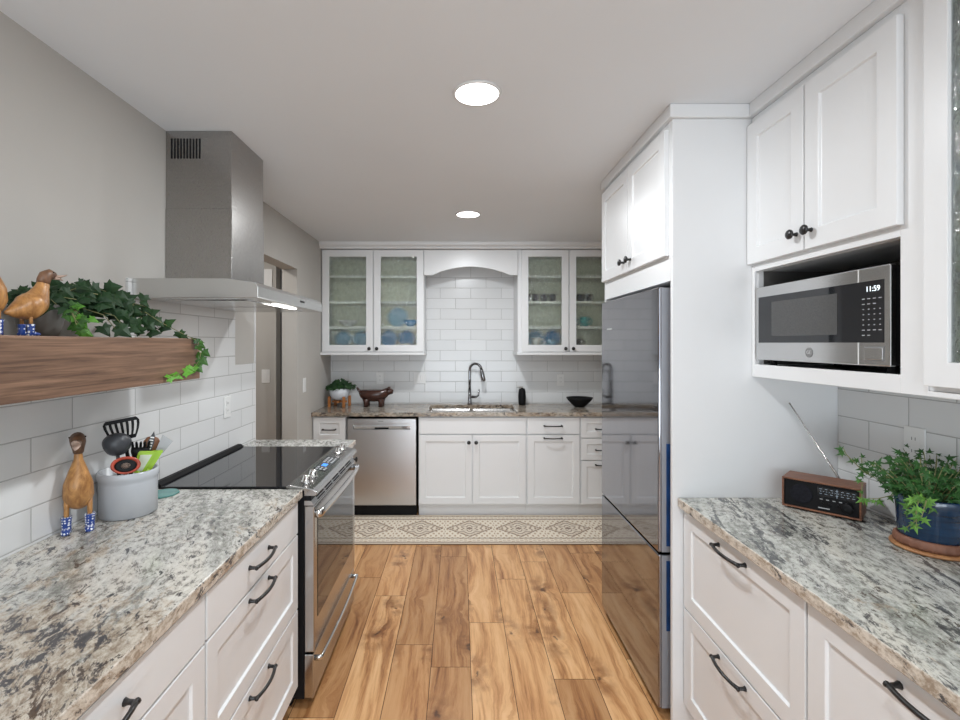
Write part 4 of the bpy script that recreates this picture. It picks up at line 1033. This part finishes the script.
# --- pot on wooden stand (back counter)
px_, py_ = -1.135, 4.56
t = thing('potted_ivy', 'small ivy in a white pot on a wooden stand, left end of the back counter', 'potted plant', (px_, py_, .914))
B().lathe([(.0, .978), (.045, .978), (.078, .998), (.092, 1.04), (.096, 1.085), (.090, 1.087), (.086, 1.06), (.0, 1.055)], (px_, py_, 0), 32).build('pot', M['whitepot'], t)
sd = None
b = B().box(px_-.07, px_+.07, py_-.01, py_+.01, .952, .970).box(px_-.01, px_+.01, py_-.07, py_+.07, .952, .970).build('stand', M['standwood'], t, bevel=.002, label='wooden stand')
for (ax, ay) in ((-.085, -.045), (.06, -.08), (.085, .045), (-.06, .08)):
    B().box(px_+ax-.012, px_+ax+.012, py_+ay-.012, py_+ay+.012, .9145, 1.012).build('leg', M['standwood'], b, bevel=.002)
b = B(); cl = b.bm.loops.layers.color.new('leaf')
for i in range(150):
    a = random.uniform(0, 2*PI); r = random.uniform(0, .15); z = 1.11+random.uniform(-.02, .06)*(1-r/.2)+(.0 if r < .09 else -.015)
    x = max(px_+r*math.cos(a), XL+.03)
    leaf(b, cl, (x, py_+r*math.sin(a)*.8, z), Vector((math.cos(a)*.5, -.7, .7))+rv(.5), Vector((math.cos(a), math.sin(a), .1))+rv(.5), .034*random.uniform(.7, 1.2), random.choice((.02, .1, .3)))
b.build('foliage', M['ivy'], t, norm=False)
b = B()
for k in range(3): b.tube([(px_+.05, py_-.02, 1.09), (px_+.10, py_-.03, 1.135-.01*k), (px_+.135+.01*k, py_-.03, 1.12-.02*k), (px_+.13+.008*k, py_-.03, 1.07)], .0025, 6)
b.build('vines', M['matblack'], t)

# --- pig shaped dish
gx, gy = -.80, 4.55
t = thing('pig_dish', 'dark brown glazed clay dish shaped like a standing pig, beside the potted ivy', 'dish', (gx, gy, .914))
b = B()
b.tube([(gx-.145, gy, 1.06), (gx-.13, gy, 1.05), (gx-.10, gy, 1.035), (gx-.04, gy, 1.028), (gx+.04, gy, 1.028), (gx+.09, gy, 1.04), (gx+.12, gy, 1.058), (gx+.14, gy, 1.068)],
       [(.012, .012), (.035, .035), (.068, .062), (.080, .072), (.078, .070), (.060, .056), (.036, .036), (.026, .024)], 20, lat=(0, 1, 0))
for v in b.bm.verts:
    if v.co.x < gx+.09: v.co.z = min(v.co.z, 1.073)
bd = b.build('body', M['pigbrown'], t, sub=1)
for (ax, ay) in ((-.075, -.04), (-.075, .04), (.065, -.04), (.065, .04)):
    B().tube([(gx+ax, gy+ay, .99), (gx+ax, gy+ay, .95), (gx+ax, gy+ay, .9146)], [.034, .022, .022], 12).build('leg', M['pigbrown'], t)
b = B().tube([(gx+.115, gy, 1.052), (gx+.140, gy, 1.058), (gx+.162, gy, 1.054), (gx+.176, gy, 1.050)], [.036, .034, .025, .016], 16)
hd = b.build('head', M['pigbrown'], t)
for q in (-1, 1): B().tube([(gx+.132, gy+q*.018, 1.078), (gx+.134, gy+q*.026, 1.092), (gx+.146, gy+q*.028, 1.095)], [.014, .010, .003], 8).build('ear', M['pigbrown'], hd)
B().tube([(gx-.125, gy, 1.05), (gx-.150, gy, 1.068), (gx-.165, gy, 1.09), (gx-.160, gy, 1.098)], [.018, .013, .009, .004], 10).build('tail', M['pigbrown'], t)

# --- outlets and switches
def plate(label, fr, u, v, w_=.072, h_=.116, kind='outlet', cat='outlet', gang=1):
    t = thing('wall_outlet' if kind == 'outlet' else 'light_switch', label, cat, tuple(fr.P(u, v-h_/2, 0)))
    b = B(); rings(b, [rect(fr, u-w_/2, u+w_/2, v-h_/2, v+h_/2, .0006), rect(fr, u-w_/2, u+w_/2, v-h_/2, v+h_/2, .006)]); b.build('cover_plate', M['plastic'], t, bevel=.002)
    for g in range(gang):
        uu = u+(g-(gang-1)/2)*.046
        if kind == 'outlet':
            for dz in (-.02, .02):
                b = B(); rings(b, [rect(fr, uu-.016, uu+.016, v+dz-.014, v+dz+.014, .0062), rect(fr, uu-.016, uu+.016, v+dz-.014, v+dz+.014, .0075)]); r_ = b.build('receptacle', M['plastic'], t)
                b = B()
                for du in (-.006, .006): rings(b, [rect(fr, uu+du-.0012, uu+du+.0012, v+dz-.004, v+dz+.006, .0076), rect(fr, uu+du-.0012, uu+du+.0012, v+dz-.004, v+dz+.006, .0079)])
                b.build('slots', M['slot'], r_)
        else:
            b = B(); rings(b, [rect(fr, uu-.016, uu+.016, v-.033, v+.033, .0062), rect(fr, uu-.015, uu+.015, v-.032, v+.032, .0095)]); b.build('rocker', M['plastic'], t, bevel=.001)
    return t
FBw = FR((0, YB-T, 0), (1, 0, 0), (0, -1, 0)); FLw = FR((XL+T, 0, 0), (0, 1, 0), (1, 0, 0)); FLp = FR((XL, 0, 0), (0, 1, 0), (1, 0, 0)); FRw = FR((XR-T, 0, 0), (0, -1, 0), (-1, 0, 0))
plate('white outlet on the back tile above the pig dish', FBw, -.785, 1.165)
plate('white double switch plate on the back tile left of the faucet', FBw, -.39, 1.168, .118, .116, 'switch', 'light switch', 2)
plate('white outlet on the back tile above the black bowl', FBw, 1.01, 1.148)
plate('white outlet on the left tile above the cooktop', FLw, 2.62, 1.166)
plate('white light switch on the greige wall between the doorway and back counter', FLp, 3.96, 1.168, .072, .116, 'switch', 'light switch')
plate('white outlet on the right tile behind the blue potted plant', FRw, -1.55, 1.185, .072, .116, 'outlet', 'outlet', 1)
FH = FR((0, 4.2, 0), (1, 0, 0), (0, -1, 0))
plate('white light switch on the hall wall seen through the doorway', FH, -1.69, 1.225, .072, .116, 'switch', 'light switch')

# --- radio
ang = math.atan2(1.582-1.745, 1.351-1.195)   # direction of the front edge
t = thing('radio', 'walnut cased table radio with a black face and long antenna, on the right counter', 'radio', (1.185, 1.762, .9145), ang, local=True)
W, D, H_ = .226, .118, .112
b = B(); o1 = 0; tk = .006
b.box(0, W, 0, D, tk, tk+tk).box(0, W, 0, D, H_-tk, H_).box(0, tk, 0, D, tk*2, H_-tk).box(W-tk, W, 0, D, tk*2, H_-tk).box(tk, W-tk, D-.006, D, tk*2, H_-tk)
b.build('case', M['radiowood'], t, bevel=.002)
B().box(tk+.0005, W-tk-.0005, .005, D-.007, tk*2+.0005, H_-tk-.0005).build('face', M['matblack'], t)
B().lathe([(.034, .0047), (.034, .0035), (.030, .0032), (.0, .0042)], (.058, 0, .060), 28, axis='Y').build('speaker_grille', M['darkfab'], t)
B().box(.105, .214, .0036, .0048, .064, .096).build('tuning_dial', M['glassblack'], t)
b = B()
for j, z in enumerate((.090, .082, .074)):
    for i in range(7 if j != 1 else 12):
        w_ = .0045 if j != 1 else .002; x = .115+(.090/(6 if j != 1 else 11))*i; b.box(x-w_*.8, x+w_*.8, .003, .0035, z-.0007, z+.0007)
b.box(.1595, .1608, .0026, .003, .066, .096)
b.build('dial_marks', M['dial'], t, label='pale dial markings')
b = B()
for i in range(5): b.box(.112+.018*i, .120+.018*i, .0036, .0048, .053, .0555)
b.box(.108, .140, .0036, .0048, .022, .025)
b.build('legend', M['legend'], t)
B().lathe([(.016, .0048), (.016, -.006), (.013, -.009), (.0, -.009)], (.190, 0, .040), 24, axis='Y').build('tuning_knob', M['matblack'], t)
for x in (.118, .140, .162): B().lathe([(.005, .0048), (.005, -.001), (.0, -.001)], (x, 0, .040), 12, axis='Y').build('button', M['matblack'], t)
for x in (.02, W-.02):
    for y in (.02, D-.02): B().lathe([(.006, .0), (.006, tk-.0003)], (x, y, 0), 10).build('foot', M['matblack'], t)
# antenna from back right up to the left
inv = (Matrix.Translation((1.185, 1.762, .9145)) @ Matrix.Rotation(ang, 4, 'Z')).inverted()
A0 = inv @ Vector((1.398, 1.72, .975)); A1 = inv @ Vector((1.262, 1.835, 1.287))
def lerp(a, c, u): return tuple(a.lerp(c, u))
B().tube([lerp(A0, A1, 0), lerp(A0, A1, .3), lerp(A0, A1, .301), lerp(A0, A1, .6), lerp(A0, A1, .601), lerp(A0, A1, .985)], [.0040, .0040, .0032, .0032, .0024, .0024], 8).tube([lerp(A0, A1, .985), lerp(A0, A1, 1)], .0032, 8).tube([lerp(A0, A1, 0), tuple(Vector((A0.x, D+.001, A0.z)))], .004, 8).build('antenna', M['steelHood'], t, label='telescopic chrome antenna')

# --- right plant
qx, qy = 1.381, 1.405
t = thing('potted_ivy', 'bushy green ivy in a glazed blue pot on the right counter', 'potted plant', (qx, qy, .914))
b = B().lathe([(.0, .9345), (.070, .9345), (.073, .95), (.079, 1.04), (.084, 1.068), (.082, 1.072), (.077, 1.068), (.074, 1.045), (.0, 1.045)], (qx, qy, 0), 44)
b.build('pot', M['bluepot'], t)
B().lathe([(.0, 1.0455), (.073, 1.0455), (.0, 1.052)], (qx, qy, 0), 24).build('soil', M['soil'], t)
b = B(); n = 44; R0 = []
prof = [(.076, .9245), (.082, .927), (.084, .9335), (.080, .950), (.0745, .953), (.0745, .9335), (0, .9335)]
b.lathe(prof, (qx, qy, 0), 88)
for v in b.bm.verts:
    r = math.hypot(v.co.x-qx, v.co.y-qy); a = math.atan2(v.co.y-qy, v.co.x-qx)
    if r > .0785: k = 1+.022*math.cos(a*22); v.co.x = qx+(v.co.x-qx)*k; v.co.y = qy+(v.co.y-qy)*k
b.build('saucer', M['terracotta'], t, label='brown fluted clay saucer')
t2 = B().lathe([(.087, .9145), (.0925, .918), (.0925, .922), (.087, .9242), (.0, .9242)], (qx, qy, 0), 48)
tag(t2.build('wooden_trivet', M['tanwood'], origin=(qx, qy, .9145)), 'round tan wooden trivet under the blue pot', 'trivet')
b = B(); cl = b.bm.loops.layers.color.new('leaf'); st = B()
for i in range(120):
    a = random.uniform(0, 2*PI); r = random.uniform(.0, .085)
    x0_, y0_ = qx+r*math.cos(a)*.7, qy+r*math.sin(a)*.7
    hgt = random.uniform(.03, .158)*(1-.25*r/.1)
    spread = random.uniform(.1, 1.15)*hgt*.6+r*.35
    x1_ = min(x0_+spread*math.cos(a), XR-.045); y1_ = y0_+spread*math.sin(a)*1.25
    z1_ = 1.05+hgt
    st.tube([(x0_, y0_, 1.05), ((x0_+x1_)/2, (y0_+y1_)/2, 1.05+hgt*.6), (x1_, y1_, z1_)], [.0016, .0013, .0009], 5)
    for k in range(5):
        u = .35+.65*k/4; p = Vector((x0_, y0_, 1.05)).lerp(Vector((x1_, y1_, z1_)), u)+rv(.008)
        p.x = min(p.x, XR-.04)
        leaf(b, cl, p, Vector((-.5, -.6, .9))+rv(.5), Vector((math.cos(a), math.sin(a), .1))+rv(.7), .027*random.uniform(.65, 1.15), random.uniform(.0, .3)*(.5+.5*u), HERB)
# side shoots: toward the radio, and hanging over the pot front
for (S, Q, tn, cnt) in (((qx-.04, qy+.06, 1.06), [(1.335, 1.54, 1.09), (1.32, 1.57, 1.10), (1.32, 1.575, 1.14)], .35, 9), ((qx-.04, qy+.05, 1.06), [(1.315, 1.50, 1.03), (1.275, 1.52, 1.02), (1.285, 1.53, 1.07)], .8, 8), ((qx-.03, qy+.05, 1.06), [(1.30, 1.54, 1.10), (1.27, 1.575, 1.15), (1.265, 1.58, 1.17)], .4, 8),
                        ((qx-.05, qy-.04, 1.06), [(1.285, 1.34, 1.085), (1.262, 1.325, 1.05), (1.258, 1.32, 1.01)], 1.0, 12), ((qx-.04, qy-.05, 1.06), [(1.29, 1.325, 1.08), (1.268, 1.315, 1.04), (1.25, 1.34, 1.0)], .85, 10), ((qx-.05, qy-.04, 1.06), [(1.275, 1.35, 1.07), (1.262, 1.36, 1.03)], .7, 7)):
    P = [Vector(S)]+[Vector(q) for q in Q]; st.tube([tuple(p) for p in P], .0014, 5)
    for i in range(cnt):
        u = (i+.6)/cnt*(len(P)-1); k = min(int(u), len(P)-2); p = P[k].lerp(P[k+1], u-k)+rv(.009)
        leaf(b, cl, p, Vector((-.6, -.7, .5))+rv(.4), Vector((-.3, .0, -.2))+rv(.9), .027*random.uniform(.6, 1.1), tn*random.uniform(.6, 1), HERB)
b.build('foliage', M['herb'], t, norm=False); st.build('stems', M['stem'], t)

# --- dishes behind the glass doors
def glassware(name, label, cat, group, prof, mat, x, y, z, handle=None):
    b = B().lathe(prof, (0, 0, 0), 20)
    o = b.build(name, mat); o.location = (x, y, z+.0006); tag(o, label, cat, group)
    return o
tum = [(.026, 0), (.031, .004), (.036, .075), (.034, .075), (.029, .008), (0, .006)]
first = None
for i, x in enumerate((.655, .735, .815, .895, 1.085, 1.165, 1.245)):
    if first is None: first = glassware('tumbler', 'smoky dark tumbler in the row on the third shelf of the right glass cabinet', 'glass', 'smoky tumblers in the right glass cabinet', tum, M['smoke'], x, 4.60, 1.905); o = first
    else: o = first.copy(); COL.objects.link(o); o.location = (x, 4.60, 1.9056)
def mug(label, x, z, mat, s=1.):
    t = thing('mug', label, 'mug', (x, 4.60, z+.0006), 0, local=True)
    B().lathe([(.032*s, 0), (.038*s, .004), (.039*s, .085*s), (.036*s, .085*s), (.034*s, .008), (0, .006)], n=22).build('cup', mat, t)
    B().tube([(.038*s, 0, .07*s), (.060*s, 0, .068*s), (.066*s, 0, .045*s), (.058*s, 0, .022*s), (.038*s, 0, .018*s)], .005, 8).build('handle', mat, t)
mug('dark teal mug on the second shelf of the right glass cabinet', 1.085, 1.67, M['darkteal'])
mug('bright turquoise mug on the second shelf of the right glass cabinet', 1.20, 1.67, M['tealmug'], 1.1)
mug('white mug at the bottom of the right glass cabinet', .74, 1.473, M['dish'], 1.1)
mug('pale blue mug beside the white mug at the cabinet bottom', .88, 1.473, M['paleplate'], .9)
mug('dark grey mug at the bottom right of the right glass cabinet', 1.14, 1.473, M['smoke'], .95)
bowl = [(.03, 0), (.035, 0), (.075, .03), (.095, .06), (.091, .06), (.07, .032), (0, .012)]
glassware('bowl', 'white bowl on the second shelf of the left glass cabinet', 'bowl', None, bowl, M['dish'], -1.06, 4.60, 1.67)
glassware('bowl', 'blue bowl on the second shelf of the left glass cabinet', 'bowl', None, [(r*.75, h) for r, h in bowl], M['plate'], -.46, 4.56, 1.67)
glassware('plate', 'turquoise plate lying on the bottom of the left glass cabinet', 'plate', None, [(.05, 0), (.06, 0), (.095, .014), (.093, .017), (.055, .005), (0, .004)], M['tealmug'], -1.04, 4.60, 1.473)
glassware('bowl', 'small white bowl at the bottom of the left glass cabinet', 'bowl', None, [(r*.7, h*.6) for r, h in bowl], M['dish'], -.52, 4.56, 1.473)
def tint_plate(label, x, z, r, mat):  # invented upright plates, stand-ins for the blue tint in the glass doors
    b = B().lathe([(0, 0), (r*.6, 0), (r, .010), (r*.98, .014), (r*.58, .005), (0, .005)], n=32)
    b.xf(Matrix.Rotation(math.radians(82), 4, 'X'))
    mz = min(v.co.z for v in b.bm.verts); b.xf(Matrix.Translation((0, 0, -mz)))
    o = b.build('plate', mat); o.location = (x, 4.735, z+.0006); tag(o, label, 'plate')
tint_plate('blue plate added for the blue tint, standing on the second shelf behind the left glass doors', -.60, 1.67, .098, M['paleplate'])
tint_plate('bright blue plate added for the blue tint, standing leftmost at the cabinet bottom behind the left glass doors', -.69, 1.473, .083, M['plate'])
tint_plate('blue plate added for the blue tint, standing behind the small white bowl in the left glass cabinet', -.515, 1.473, .083, M['plate'])
tint_plate('pale blue plate added for the blue tint, standing at the far left of the left glass cabinet', -1.14, 1.473, .08, M['paleplate'])
tint_plate('pale blue plate added for the blue tint, standing behind the turquoise plate in the left glass cabinet', -.965, 1.473, .08, M['paleplate'])
tint_plate('pale blue plate added for the blue tint, standing behind the white mug in the right glass cabinet', .75, 1.473, .083, M['paleplate'])
tint_plate('blue plate added for the blue tint, standing right of the white mug in the right glass cabinet', .92, 1.473, .083, M['plate'])
